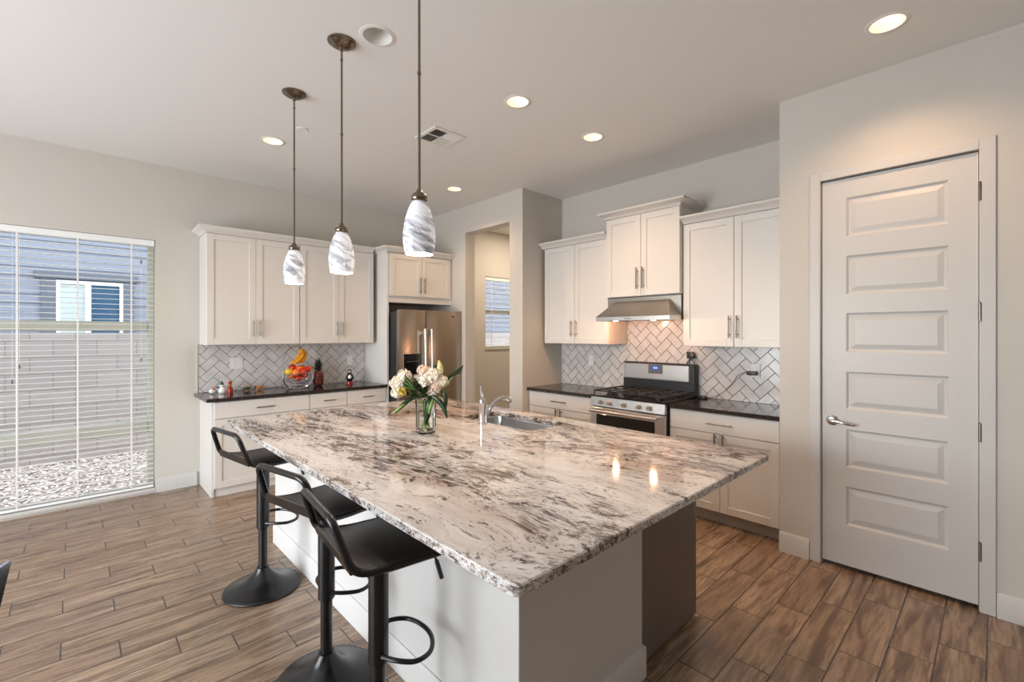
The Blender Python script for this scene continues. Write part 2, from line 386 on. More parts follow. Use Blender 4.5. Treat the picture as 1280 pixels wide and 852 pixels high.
# pantry wall on the right, with its return beside the worktop
DY0, DY1, DZ = .068, .797, 2.478
b = MB()
b.box(XP, XP + .13, DY1, 1.036, 0, H).box(XP, XP + .13, DY0, DY1, DZ, H).box(XP, XP + .13, -3.2, DY0, 0, H)
b.box(XP + .13, XB + .15, .91, 1.036, 0, H)
struct(b.build('wall_right', 'wall', smooth=False))
struct(MB().box(XP + .8, XP + .9, -3.2, .91, 0, H).build('wall_pantry', 'wall', smooth=False))
struct(MB().box(XB, XB + .15, 1.036, 3.57, 0, H).build('wall_range', 'wall', smooth=False))
b = MB().box(XO, 6.2, 3.57, 3.776, 0, H)
b.box(XO, XO + .15, 3.776, 4.587, 2.747, H).box(XO, XO + .15, 4.587, YA, 0, H)
struct(b.build('wall_passage', 'wall', smooth=False))
struct(MB().box(6.2, 6.4, 3.57, YA, 0, H).build('wall_hall_end', 'wall', smooth=False))
# baseboards
def base_prof(mb, p0, p1, out, h=.132, th=.015):
    p0 = Vector(p0); p1 = Vector(p1); o = Vector(out); z = Vector((0, 0, 1))
    prof = [p0 - o * 0, p0 + o * th, p0 + o * th + z * (h - .02), p0 + o * (th * .45) + z * h, p0 + z * h]
    mb.prism([tuple(q) for q in prof], p1 - p0); return mb
struct(base_prof(MB(), (WX1 + .002, YA, 0), (.868, YA, 0), (0, -1, 0)).build('baseboard_back', 'trim'))
b = base_prof(MB(), (XP, 1.036, 0), (XP, .857, 0), (-1, 0, 0)); base_prof(b, (XP, .005, 0), (XP, -3.2, 0), (-1, 0, 0))
struct(b.build('baseboard_right', 'trim'))
b = base_prof(MB(), (-3.2, .80, 0), (-3.2, -3.2, 0), (1, 0, 0)); base_prof(b, (-3.2, YA, 0), (-3.2, 4.30, 0), (1, 0, 0))
struct(b.build('baseboard_left', 'trim'))
b = base_prof(MB(), (XO, 3.776, 0), (XO, 3.572, 0), (-1, 0, 0)); base_prof(b, (3.71, YA, 0), (6.19, YA, 0), (0, -1, 0))
struct(b.build('baseboard_passage', 'trim'))
struct(base_prof(MB(), (-3.2, -3.2, 0), (3.5, -3.2, 0), (0, 1, 0)).build('baseboard_front', 'trim'))

# frames of the windows, last the added one out of view on the left
def window_unit(name, x0, x1, z0, z1, yc, rails, frame_w=.05, fm='winframe', muntins=()):
    """window in a wall that faces -y; frame mesh with pane child"""
    b = MB(); d0, d1 = yc, yc + .07
    b.box(x0, x0 + frame_w, d0, d1, z0, z1, .004).box(x1 - frame_w, x1, d0, d1, z0, z1, .004)
    b.box(x0 + frame_w, x1 - frame_w, d0, d1, z1 - frame_w, z1, .004).box(x0 + frame_w, x1 - frame_w, d0, d1, z0, z0 + frame_w * .6, .004)
    for r0, r1 in rails: b.box(x0 + frame_w, x1 - frame_w, d0 - .01, d1, r0, r1, .006)
    for mx in muntins: b.box(mx - .03, mx + .03, d0, d1, z0, z1, .004)
    f = struct(b.build(name, fm)); g = MB().box(x0 + .02, x1 - .02, yc + .03, yc + .036, z0 + .02, z1 - .02).build('window_pane', 'pane', f, smooth=False)
    return f
w1 = window_unit('window_1', WX0, WX1, WZ0, WZ1, YA + .10, ((1.515, 1.60), (.555, .67)), .05)
MB().box(WX0, WX1, YA - .012, YA + .1, WZ0 - .02, WZ0 + .008, .004).build('window_sill', 'trim', w1)
w2 = window_unit('window_2', VX0, VX1, VZ0, VZ1, YA + .10, ((1.80, 1.86),), .04)
MB().box(VX0 - .01, VX1 + .01, YA - .02, YA + .1, VZ0 - .025, VZ0 + .004, .004).build('window_sill', 'trim', w2)
b = MB()
for y in (.80, 2.51, 4.22): b.box(-3.3, -3.22, y, y + .08, .1, 2.4, .004)
b.box(-3.3, -3.22, .80, 4.30, .1, .16).box(-3.3, -3.22, .80, 4.30, 2.34, 2.4)
w3 = struct(b.build('unseen_window', 'winframe')); MB().box(-3.27, -3.264, .85, 4.25, .14, 2.36).build('window_pane', 'pane', w3, smooth=False)

# blinds
def blind(label, x0, x1, z0, z1, yc, tapes, cords, pitch=.045):
    r = thing('window_blind', label, 'blind', (0, 0, 0))
    MB().box(x0, x1, yc - .032, yc + .032, z1 - .055, z1, .004).build('headrail', 'blind', r)
    b = MB(); z = z0 + .045
    while z < z1 - .07:
        n = 5
        for k in range(n - 1):  # slightly crowned slat
            a0 = -.025 + .05 * k / (n - 1); a1 = -.025 + .05 * (k + 1) / (n - 1); h0 = .0022 * (1 - (a0 / .025) ** 2); h1 = .0022 * (1 - (a1 / .025) ** 2)
            b.poly([(x0 + .006, yc + a0, z + h0), (x1 - .006, yc + a0, z + h0), (x1 - .006, yc + a1, z + h1), (x0 + .006, yc + a1, z + h1)])
            b.poly([(x0 + .006, yc + a1, z + h1 - .0028), (x1 - .006, yc + a1, z + h1 - .0028), (x1 - .006, yc + a0, z + h0 - .0028), (x0 + .006, yc + a0, z + h0 - .0028)])
        for a in (-.025, .025): b.poly([(x0 + .006, yc + a, z), (x1 - .006, yc + a, z), (x1 - .006, yc + a, z - .0028), (x0 + .006, yc + a, z - .0028)])
        z += pitch
    o = b.build('slats', 'blind', r)
    MB().box(x0 + .004, x1 - .004, yc - .026, yc + .026, z0 + .006, z0 + .026, .004).build('bottom_rail', 'blind', r)
    for tx in tapes:
        MB().box(tx - .006, tx + .006, yc - .0275, yc - .0265, z0 + .02, z1 - .05).box(tx - .002, tx + .002, yc + .0265, yc + .0275, z0 + .02, z1 - .05).build('ladder_tape', 'cord', r, smooth=False)
    for cx, cz in cords:
        c = MB().cyl((cx, yc - .036, z1 - .05), (cx, yc - .036, cz), .0012, 6).build('lift_cord', 'cord', r)
        MB().lathe([(0, cz - .035), (.006, cz - .034), (.0045, cz - .01), (.002, cz)], (cx, yc - .036, 0), 10).build('tassel', 'tassel', c)
    return r
blind('tall white slatted blind covering the floor length window on the left', WX0 + .004, WX1 - .006, WZ0 + .01, WZ1 - .002, YA + .045, (-1.0, -.345, .013, .371), ((.44, 2.17), (.44, 1.27), (-.33, 1.24), (-.37, 1.12)))
blind('small white slatted blind on the window seen through the passage', VX0 + .004, VX1 - .004, VZ0 + .01, VZ1 - .002, YA + .045, (VX0 + .14, VX1 - .14), ((VX0 + .40, 2.2),))

# ------------------------------------------------------------------ pantry door
XD = XP + .012
dz0, dz1 = .028, 2.468
b = MB()
ya, yb = DY0 + .006, DY1 - .008
px0, px1 = ya + .115, yb - .128   # panel extents in y
zs = [(2.103, 2.347), (1.736, 1.981), (1.374, 1.620), (1.015, 1.251), (.649, .887), (.283, .526)]
# slab built as stiles, rails and raised panels
b.box(XD, XD + .035, ya, px0, dz0, dz1).box(XD, XD + .035, px1, yb, dz0, dz1)
edges = [dz1] + [z for pr in zs for z in (pr[1], pr[0])] + [dz0]
for i in range(0, len(edges), 2): b.box(XD, XD + .035, px0, px1, edges[i + 1], edges[i])
for z0, z1 in zs:
    rings = []
    for ins, dep in ((0, 0), (.012, .011), (.020, .011), (.048, .003)):
        rings.append([b.b.verts.new((XD + dep, y, z)) for y, z in ((px0 + ins, z0 + ins), (px1 - ins, z0 + ins), (px1 - ins, z1 - ins), (px0 + ins, z1 - ins))])
    for q, w in zip(rings, rings[1:]):
        for k in range(4): b.b.faces.new((q[k], q[(k + 1) % 4], w[(k + 1) % 4], w[k]))
    b.b.faces.new(rings[-1])
door = struct(b.build('door_1', 'trim', smooth=False))
hb = MB(); hy, hz = .733, .935
hb.lathe([(0, 0), (.033, 0), (.033, -.006), (.026, -.012), (.012, -.014), (.011, -.045), (0, -.045)], (XD, hy, hz), 28, axis='x')
hb.tube(smoothpath([(XD - .046, hy + .008, hz), (XD - .05, hy - .02, hz), (XD - .052, hy - .06, hz - .004), (XD - .046, hy - .105, hz - .012), (XD - .04, hy - .125, hz - .010)], 5), [.011] * 8 + [.009] * 6 + [.0075] * 7, 12, flat=.7)
hb.build('door_handle', 'chrome', door)
for z in (2.25, 1.605, .96, .323):
    h = MB(); h.cyl((XP - .008, DY0 - .001, z - .05), (XP - .008, DY0 - .001, z + .05), .0075, 12)
    for k in (-.03, -.01, .01, .03): h.cyl((XP - .008, DY0 - .001, z + k - .0012), (XP - .008, DY0 - .001, z + k + .0012), .0086, 12)
    h.lathe([(0, .056), (.004, .055), (.0065, .05)], (XP - .008, DY0 - .001, z), 12); h.build('hinge', 'nickel', door)
b = MB(); T = .012
b.box(XP - T, XP, DY1 - .002, .855, 0, 2.535, .003).box(XP - T, XP, .007, DY0 + .002, 0, 2.535, .003).box(XP - T, XP, DY0 + .002, DY1 - .002, DZ - .002, 2.535, .003)
b.box(XP, XP + .1, DY1 - .004, DY1, 0, DZ).box(XP, XP + .1, DY0, DY0 + .003, 0, DZ)
struct(b.build('trim_1', 'trim'))

# ------------------------------------------------------------------ outside
struct(MB().box(-14, 16, 5.64, 30, -.25, -.1).build('floor_outside_gravel', 'gravel'))
f = MB().box(-14, 16, 8.0, 8.2, -.1, 1.5)
f = f.build('block_fence', 'block', smooth=False); tag(f, 'pale block fence standing outside beyond the tall window blind', 'fence')
house = thing('neighbour_house', 'blue grey sided house standing beyond the fence outside the tall window', 'house', (0, 11, 0))
b = MB(); z = -.1
hx0, hx1 = -.24, .63
while z < 5.2:
    for xa, xb in (((-9, 16),) if z > 2.36 else ((-9, hx0), (hx1, 16))):
        b.prism([(xa, 0, z), (xa, -.022, z), (xa, -.004, z + .15), (xa, 0, z + .15)], (xb - xa, 0, 0))
    z += .15
b.box(-9, 16, 0, .2, -.1, 5.2)
b.build('siding_wall', 'siding', house, smooth=False)
MB().prism([(-9.5, -.5, 5.2), (-9.5, 4, 7.6), (-9.5, 8, 5.2)], (26, 0, 0)).build('roof', 'roof', house, smooth=False)
MB().box(-.50, .84, -.07, 0, 2.42, 2.54, .01).box(-.42, hx0, -.05, 0, 1.0, 2.42, .005).box(hx1, .78, -.05, 0, 1.0, 2.42, .005).build('window_surround', 'siding_trim', house)
f = MB().box(hx0, hx1, -.05, 0, 2.34, 2.40, .004).box(hx0, hx0 + .05, -.05, 0, 1.0, 2.34, .004).box(hx1 - .05, hx1, -.05, 0, 1.0, 2.34, .004).box(.12, .2, -.05, 0, 1.0, 2.34, .004).build('window', 'house_frame', house)
MB().box(hx0 + .05, .12, -.025, -.015, 1.0, 2.34).build('window_curtain', 'house_blind', f, smooth=False)
MB().box(.2, hx1 - .05, -.025, -.015, 1.0, 2.34).build('pane', 'house_glass', f, smooth=False)

# ------------------------------------------------------------------ cabinets
def door_mb(w, h, th=.02, st=.058, rec=.008):
    """shaker door, local: x 0..w, y -th..0 (front at -th), z 0..h"""
    b = MB()
    b.box(0, st, -th, 0, 0, h, .0015).box(w - st, w, -th, 0, 0, h, .0015)
    b.box(st, w - st, -th, 0, 0, st, .0015).box(st, w - st, -th, 0, h - st, h, .0015)
    b.box(st - .002, w - st + .002, -th + rec, -.002, st - .002, h - st + .002)
    return b
def bar_handle(parent, p, L, vertical=True, mat_='nickel'):
    """bar pull at p (centre, on the front surface)"""
    x, y, z = p; b = MB(); r = .006; off = .032
    if vertical:
        b.cyl((x, y - off, z - L / 2), (x, y - off, z + L / 2), r, 12)
        for s in (-1, 1): b.cyl((x, y, z + s * (L / 2 - .028)), (x, y - off, z + s * (L / 2 - .028)), .0045, 10)
    else:
        b.cyl((x - L / 2, y - off, z), (x + L / 2, y - off, z), r, 12)
        for s in (-1, 1): b.cyl((x + s * (L / 2 - .028), y, z), (x + s * (L / 2 - .028), y - off, z), .0045, 10)
    return b.build('handle', mat_, parent)
def add_door(root, x0, x1, z0, z1, hside=None, hz=None, L=.16):
    d = door_mb(x1 - x0, z1 - z0).build('door', 'cabinet', root); d.location = (x0, -.001, z0)
    if hside:
        hx = (x1 - x0) - .029 if hside == 'r' else .029
        bar_handle(d, (hx, -.02, hz), L)
    return d
def add_drawer(root, x0, x1, z0, z1, L=.16):
    d = MB().box(0, x1 - x0, -.02, 0, 0, z1 - z0, .002).build('drawer', 'cabinet', root); d.location = (x0, -.001, z0)
    bar_handle(d, ((x1 - x0) / 2, -.02, (z1 - z0) / 2), L, False); return d
CP = [(0, 0), (.008, 0), (.012, .012), (.030, .028), (.058, .040), (.066, .046), (.066, .060), (0, .060)]
def crown(root, path, z, prof=CP, s=1.):
    """sweep a crown profile along local polyline, outward = right hand side of travel"""
    b = MB(); P = [Vector((p[0], p[1], 0)) for p in path]; rings = []
    for i, p in enumerate(P):
        ns = []
        if i > 0: d = (P[i] - P[i - 1]).normalized(); ns.append(Vector((d.y, -d.x, 0)))
        if i < len(P) - 1: d = (P[i + 1] - P[i]).normalized(); ns.append(Vector((d.y, -d.x, 0)))
        n = sum(ns, Vector()).normalized(); k = 1 / max(.3, n.dot(ns[0]))
        rings.append([b.b.verts.new(p + n * k * o * s + Vector((0, 0, z + h * s))) for o, h in prof])
    m = len(prof)
    for a, c in zip(rings, rings[1:]):
        for k in range(m): b.b.faces.new((a[k], a[(k + 1) % m], c[(k + 1) % m], c[k]))
    b.b.faces.new(rings[0][::-1]); b.b.faces.new(rings[-1])
    return b.build('crown_molding', 'cabinet', root)
RB = R(-90)
# upper cabinets on the back wall
Z0U, HU = 1.38, 1.06
def upper(label, loc, rz, w, depth, h, crown_path, handle_z=.16, L=.16, ndoors=2, group=None):
    r = thing('upper_cabinet', label, 'cabinet', loc, rz, group)
    MB().box(0, w, 0, depth, 0, h, .0015).build('body', 'cabinet', r)
    g = .0028
    dw = (w - .004) / 2
    add_door(r, .003, .003 + dw - g, .004, h - .004, 'r', handle_z, L); add_door(r, .003 + dw + g - .002, w - .003, .004, h - .004, 'l', handle_z, L)
    if crown_path: crown(r, crown_path, h)
    return r
UY = 5.12
wa = .838
upper('white two-door upper cabinet nearest the tall window, with the open crown end', (.890, UY, Z0U), 0, wa, YA - UY - .003, HU, [(0, YA - UY - .004), (0, -.02), (wa + .004, -.02)])
upper('white two-door upper cabinet above the fruit basket and pineapple, beside the fridge panel', (.890 + wa + .004, UY, Z0U), 0, wa, YA - UY - .003, HU, [(0, -.02), (wa - .016, -.02)])
# tall fridge panel, filler and cabinet over the fridge
FY = 4.88
pn = MB().box(2.622, 2.648, FY, YA, 0, 2.44, .0015)
pn = pn.build('fridge_side_panel', 'cabinet'); tag(pn, 'tall white side panel standing between the dark worktop and the refrigerator', 'panel')
fc = thing('fridge_cabinet', 'white two-door cabinet mounted above the refrigerator', 'cabinet', (2.65, FY, 1.856))
fw = XO - 2.65 - .002
MB().box(0, fw, .002, YA - FY - .003, .0, .584, .0015).build('body', 'cabinet', fc)
add_door(fc, .004, fw / 2 - .002 - .012, .078, .574, 'r', .14, .2); add_door(fc, fw / 2 + .002 - .012, fw - .03, .078, .574, 'l', .14, .2)
crown(fc, [(-.028, YA - FY - .004), (-.028, -.02), (fw - .001, -.02)], .584)
# base cabinets on the back wall
def base_unit(label, loc, rz, w, depth, fronts, side_left=False, toe_h=.075, toe_in=.05, group=None):
    r = thing('base_cabinet', label, 'cabinet', loc, rz, group)
    MB().box(0, w, 0, depth, toe_h, .868, .0012).build('body', 'cabinet', r)
    tk = MB().box(0 if not side_left else .02, w, toe_in, toe_in + .015, 0, toe_h).build('toe_kick', 'cabinet' if side_left is not None and toe_in < .03 else 'toe', r, smooth=False)
    if side_left: MB().box(0, .02, 0, depth, 0, toe_h).build('end_foot', 'cabinet', r, smooth=False)
    for f in fronts:
        if f[0] == 'drawer': add_drawer(r, *f[1:5], L=f[5])
        else: add_door(r, *f[1:5], hside=f[5], hz=f[6])
    return r
BD = YA - FY - .02
w0 = 1.752 - .892
base_unit('white base cabinet with a wide drawer at the window end of the dark worktop', (.892, 4.90, 0), 0, w0, YA - 4.903, [('drawer', .022, w0 - .003, .712, .862, .16), ('door', .022, w0 / 2 + .008, .08, .705, 'r', .5), ('door', w0 / 2 + .012, w0 - .003, .08, .705, 'l', .5)], True, .075, .012)
w1_ = 2.150 - 1.754
base_unit('narrow white drawer cabinet under the fruit basket and pineapple', (1.754, 4.90, 0), 0, w1_, YA - 4.903, [('drawer', .003, w1_ - .003, .712, .862, .13), ('door', .003, w1_ - .003, .08, .705, 'r', .5)], False, .075, .012)
w2_ = 2.620 - 2.152
base_unit('white drawer cabinet under the penguin figurine, next to the refrigerator', (2.152, 4.90, 0), 0, w2_, YA - 4.903, [('drawer', .003, w2_ - .006, .712, .862, .13), ('door', .003, w2_ - .006, .08, .705, 'l', .5)], False, .075, .012)
wt = MB().box(.845, 2.6215, 4.858, YA - .001, .870, .902, .003)
tag(wt.build('worktop', 'quartz'), 'glossy dark brown worktop on the back wall under the fruit basket', 'worktop')

# cabinets on the range wall (local x runs towards -y)
UX = 3.873
def bx(y): return (UX, y, Z0U)
wl_ = 3.53 - 2.668
upper('white two-door upper cabinet left of the range hood, in the corner', (UX, 3.532, Z0U), RB, wl_, XB - UX - .012, HU, [(-.034, -.02), (wl_ - .001, -.02)], L=.17)
wr_ = 1.895 - 1.038
upper('white two-door upper cabinet between the range hood and the pantry wall', (UX, 1.895, Z0U), RB, wr_, XB - UX - .012, HU, [(.001, -.02), (wr_ - .001, -.02)], L=.18)
wh_ = 2.664 - 1.899
upper('taller white two-door cabinet mounted directly above the range hood', (3.825, 2.664, 1.84), RB, wh_, XB - 3.825 - .003, .765, [(0, XB - 3.825 - .004), (0, -.02), (wh_, -.02), (wh_, XB - 3.825 - .004)], .16, .2)
BX = 3.64
wbl = 3.566 - 2.676
base_unit('white drawer base cabinet left of the range, against the passage wall', (BX, 3.566, 0), RB, wbl, XB - BX - .003, [('drawer', .03, wbl - .003, .712, .862, .2), ('door', .03, wbl / 2 + .01, .105, .705, 'r', .53), ('door', wbl / 2 + .014, wbl - .003, .105, .705, 'l', .53)], False, .1, .05)
wbr = 1.897 - 1.038
base_unit('white drawer base cabinet between the range and the pantry wall', (BX, 1.897, 0), RB, wbr, XB - BX - .003, [('drawer', .003, wbr - .03, .712, .862, .2), ('door', .003, wbr / 2 - .016, .105, .705, 'r', .53), ('door', wbr / 2 - .012, wbr - .03, .105, .705, 'l', .53)], False, .1, .05)
tag(MB().box(3.603, XB - .001, 2.675, 3.569, .870, .902, .003).build('worktop', 'quartz'), 'glossy dark worktop left of the range beside the passage wall', 'worktop')
tag(MB().box(3.603, XB - .001, 1.037, 1.898, .870, .902, .003).build('worktop', 'quartz'), 'glossy dark worktop right of the range where the black cord lies', 'worktop')

# ------------------------------------------------------------------ herringbone backsplash
def clip(poly, x0, x1, z0, z1):
    for ax, v, s in ((0, x0, 1), (0, x1, -1), (1, z0, 1), (1, z1, -1)):
        out = []
        for i in range(len(poly)):
            a, b_ = poly[i - 1], poly[i]; da = (a[ax] - v) * s; db = (b_[ax] - v) * s
            if (da >= 0) != (db >= 0):
                t_ = da / (da - db); out.append((a[0] + (b_[0] - a[0]) * t_, a[1] + (b_[1] - a[1]) * t_))
            if db >= 0: out.append(b_)
        poly = out
        if len(poly) < 3: return []
    return poly
def herring(mb, x0, x1, z0, z1, fn, W_=.080, ox=0., oz=0., gap=.0022, th=.004):
    c45 = cos(pi / 4); N = 40
    for i in range(-N, N):
        for j in range(-N // 2, N // 2):
            bu, bv = i + 2 * j, i - 2 * j
            for (a, b_, c_, d_) in ((0, 0, 2, 1), (0, 1, 1, 3)):
                g = gap / W_
                cs = [(bu + a + g, bv + b_ + g), (bu + c_ - g, bv + b_ + g), (bu + c_ - g, bv + d_ - g), (bu + a + g, bv + d_ - g)]
                pl = [((p_ - q_) * c45 * W_ + ox, (p_ + q_) * c45 * W_ + oz) for p_, q_ in cs]
                if max(p_[0] for p_ in pl) < x0 or min(p_[0] for p_ in pl) > x1 or max(p_[1] for p_ in pl) < z0 or min(p_[1] for p_ in pl) > z1: continue
                pl = clip(pl, x0 + .001, x1 - .001, z0 + .001, z1 - .001)
                if len(pl) < 3: continue
                ar = abs(sum(pl[k - 1][0] * pl[k][1] - pl[k][0] * pl[k - 1][1] for k in range(len(pl)))) / 2
                if ar < 2e-5: continue
                cx = sum(p_[0] for p_ in pl) / len(pl); cz = sum(p_[1] for p_ in pl) / len(pl)
                A = [mb.b.verts.new(fn(p_[0], p_[1], 0)) for p_ in pl]
                B = [mb.b.verts.new(fn(p_[0], p_[1], th * .7)) for p_ in pl]
                C = [mb.b.verts.new(fn(cx + (p_[0] - cx) * .985, cz + (p_[1] - cz) * .985, th)) for p_ in pl]
                n = len(pl)
                for k in range(n):
                    mb.b.faces.new((A[k], A[(k + 1) % n], B[(k + 1) % n], B[k])); mb.b.faces.new((B[k], B[(k + 1) % n], C[(k + 1) % n], C[k]))
                mb.b.faces.new(C)
bs = thing('tile_backsplash', 'white herringbone tile backsplash behind the fruit basket on the back wall', 'backsplash')
b = MB(); herring(b, .880, 2.62, .903, 1.378, lambda x, z, d: (x, YA - .006 - d, z), ox=.950, oz=1.224 - 3 * .080 * 1.41421); b.build('tiles', 'tile', bs, smooth=False)
MB().box(.878, 2.621, YA - .007, YA - .0005, .903, 1.379).build('grout', 'grout', bs, smooth=False)
MB().box(.872, .878, YA - .013, YA - .0005, .903, 1.379).build('edge_strip', 'edge', bs)
bs = thing('tile_backsplash', 'white herringbone tile backsplash behind the range and hood', 'backsplash')
b = MB(); fn = lambda y, z, d: (XB - .006 - d, y, z)
herring(b, 1.038, 3.569, .903, 1.66, fn, ox=1.2097, oz=.996); b.build('tiles', 'tile', bs, smooth=False)
MB().box(XB - .007, XB - .0005, 1.038, 3.569, .903, 1.66).build('grout', 'grout', bs, smooth=False)

def plate(label, loc, rz, gangs=1, rocker=True):
    r = thing('wall_plate', label, 'electrical plate', loc, rz); w = .072 + .046 * (gangs - 1)
    MB().box(-w / 2, w / 2, -.006, 0, -.058, .058, .002).build('cover', 'whiteplastic', r)
    for g in range(gangs):
        cx = (g - (gangs - 1) / 2) * .046
        MB().box(cx - .016, cx + .016, -.0085, -.006, -.033, .033, .0015).build('insert', 'whiteplastic', r)
    return r
plate('white double switch plate on the back wall tiles above the figurines', (1.212, YA - .0105, 1.182), 0, 2)
plate('pale outlet plate on the back wall tiles between pineapple and penguin', (2.42, YA - .0105, 1.166), 0, 1)
plate('pale outlet plate on the range wall tiles left of the range', (XB - .0105, 3.13, 1.19), RB, 1)
plate('white outlet plate on the right wall tiles holding a black charger', (XB - .0105, 1.415, 1.175), RB, 1)

# ------------------------------------------------------------------ refrigerator
fr = thing('refrigerator', 'stainless side-by-side refrigerator with a black dispenser in its left door', 'refrigerator', (2.655, 4.655, 0))
FW = .872; FH = 1.765
MB().box(.004, FW, .065, .76, .02, FH - .02, .004).build('body', 'blackplastic', fr)
dspl = .352
d1 = MB().box(0, dspl - .003, 0, .06, .06, FH, .008, seg=2).build('door', 'fridge_steel', fr)
d2 = MB().box(dspl + .003, FW, 0, .06, .06, FH, .008, seg=2).build('door', 'fridge_steel', fr)
for d, hx in ((d1, dspl - .045), (d2, dspl + .045)):
    h = MB(); q = smoothpath([(hx, -.052, 1.545), (hx, -.060, 1.30), (hx, -.064, 1.05), (hx, -.060, .80), (hx, -.052, .555)], 6)
    h.tube(q, .0125, 12, flat=1.45)
    for z in (1.50, .60): h.box(hx - .011, hx + .011, -.052, -.0, z - .02, z + .02, .003)
    h.build('handle', 'handle_steel', d)
dp = MB().box(.050, .285, -.006, .004, .96, 1.255, .003).build('dispenser', 'blackglass', d1)
MB().box(.09, .25, -.011, -.006, 1.165, 1.172).build('dispenser_strip', 'nickel', dp)
MB().ball((.745, -.001, 1.70), .016, (1.3, .15, .7), 14, 8).build('badge', 'nickel', d2)
MB().box(.02, FW - .02, .04, .1, 0, .058).build('kick_grille', 'blackplastic', fr)

# ------------------------------------------------------------------ range
rg = thing('gas_range', 'stainless gas range with black grates and a row of five knobs', 'range', (3.56, 2.668, 0), RB)
RW = .764
MB().box(.0, RW, .03, .62, .02, .90, .002).build('body', 'blackplastic', rg)
MB().box(0, RW, -.01, .62, .898, .918, .004).build('cooktop', 'enamel', rg)
MB().prism([(.004, -.012, .815), (.004, .03, .815), (.004, .03, .896), (.004, .004, .896)], (RW - .008, 0, 0)).build('control_panel', 'steel', rg)
for kx in (.122, .218, .37, .522, .622):
    k = MB(); k.lathe([(0, 0), (.024, 0), (.024, -.006), (.0185, -.010), (.017, -.034), (.012, -.038), (0, -.038)], (kx, -.004, .853), 22, axis='y')
    k.box(kx - .004, kx + .004, -.046, -.034, .838, .868, .002).build('knob', 'steel', rg)
od = MB().box(.004, RW - .004, -.012, .03, .20, .802, .004).build('oven_door', 'steel', rg)
MB().box(.075, RW - .09, -.015, -.011, .33, .742, .002).build('oven_window', 'blackglass', od)
h = MB().tube([(.03, -.06, .775), (RW - .05, -.06, .775)], .013, 12)
for s in (.05, RW - .07): h.box(s - .012, s + .012, -.06, -.01, .765, .786, .003)
h.build('handle', 'steel', od)
MB().box(.004, RW - .004, -.010, .03, .05, .19, .004).build('drawer', 'steel', rg)
for s in (0, 1): MB().box(s * (RW - .05) , s * (RW - .05) + .05, .06, .12, 0, .05).build('foot', 'blackplastic', rg)
# grates: three cast sections
for gx in (.02, .27, .515):
    gw = .235; b = MB(); z = .952
    b.tube([(gx, .03, z), (gx + gw, .03, z), (gx + gw, .56, z), (gx, .56, z)], .0075, 6, closed=True)
    for q in (.16, .295, .43): b.cyl((gx, q, z), (gx + gw, q, z), .006, 6)
    b.cyl((gx + gw / 2, .03, z), (gx + gw / 2, .56, z), .006, 6)
    for qx in (gx, gx + gw):
        for q in (.03, .295, .56): b.cyl((qx, q, .918), (qx, q, z), .007, 6)
    b.build('grate', 'castiron', rg)
for bxx, by in ((.135, .15), (.135, .44), (.387, .295), (.63, .15), (.63, .44)):
    MB().lathe([(.045, .918), (.045, .926), (.03, .93), (.03, .938), (0, .939)], (bxx, by, 0), 20).build('burner', 'castiron', rg)
bg = MB().box(.002, RW - .002, .55, .62, .9, 1.205, .006).build('backguard', 'blackplastic', rg)
MB().box(.03, RW - .055, .541, .552, 1.04, 1.192, .006).box(.002, .03, .545, .60, 1.04, 1.195, .004).build('backguard_panel', 'steel', bg)
dpn = MB().box(.295, .445, .537, .542, 1.10, 1.185, .002).build('clock_panel', 'greyplastic', bg)
MB().box(.34, .40, .5355, .5375, 1.135, 1.178).build('clock_display', 'display', bg, smooth=False)
b = MB()
for i, dx in enumerate((.356, .366, .378, .388)):
    b.box(dx - .003, dx + .003, .5345, .5357, 1.150, 1.153).box(dx - .003, dx + .003, .5345, .5357, 1.160, 1.163).box(dx + .002, dx + .0035, .5345, .5357, 1.150, 1.163)
b.build('clock_digits', 'digits', bg, smooth=False)

# small black puck with wire feet on top of the range, and charger cord
tm = thing('small_camera', 'small black square gadget on splayed legs standing on top of the range', 'gadget', (4.145, 1.965, 1.2055), RB)
MB().box(-.034, .034, -.012, .012, .052, .115, .006, seg=2).build('body', 'blackplastic', tm)
MB().tube([(-.04, 0, .004), (-.006, 0, .05), (.006, 0, .05), (.04, 0, .004)], .005, 8).tube([(0, .0, .052), (0, -.03, .004)], .004, 8).build('stand', 'blackplastic', tm)
ch = thing('phone_charger', 'black charger plugged into the right outlet with a thin trailing cord', 'charger', (XB - .02, 1.415, 1.155))
MB().box(-.05, -.001, -.02, .055, -.016, .016, .005, seg=2).build('plug', 'blackplastic', ch)
cp = smoothpath([(4.155, 1.475, 1.155), (4.165, 1.51, 1.15), (4.170, 1.56, 1.12), (4.172, 1.60, 1.05), (4.170, 1.66, .985), (4.165, 1.74, .93), (4.155, 1.80, .907), (4.13, 1.86, .906), (4.10, 1.87, .906)], 6)
MB().tube([Vector(p) - Vector((XB - .02, 1.415, 1.155)) for p in cp], .002, 6).build('cord', 'blackplastic', ch)
cb = thing('power_adapter', 'black power adapter lying on the dark worktop behind the range corner', 'adapter', (4.12, 1.845, .9025))
MB().box(-.025, .025, -.038, .035, 0, .024, .006, seg=2).build('body', 'blackplastic', cb)
MB().tube(smoothpath([(0, .035, .012), (.03, .04, .03), (.05, .046, .05), (.052, .048, .09), (.03, .045, .12)], 6), .002, 6).build('cord', 'blackplastic', cb)

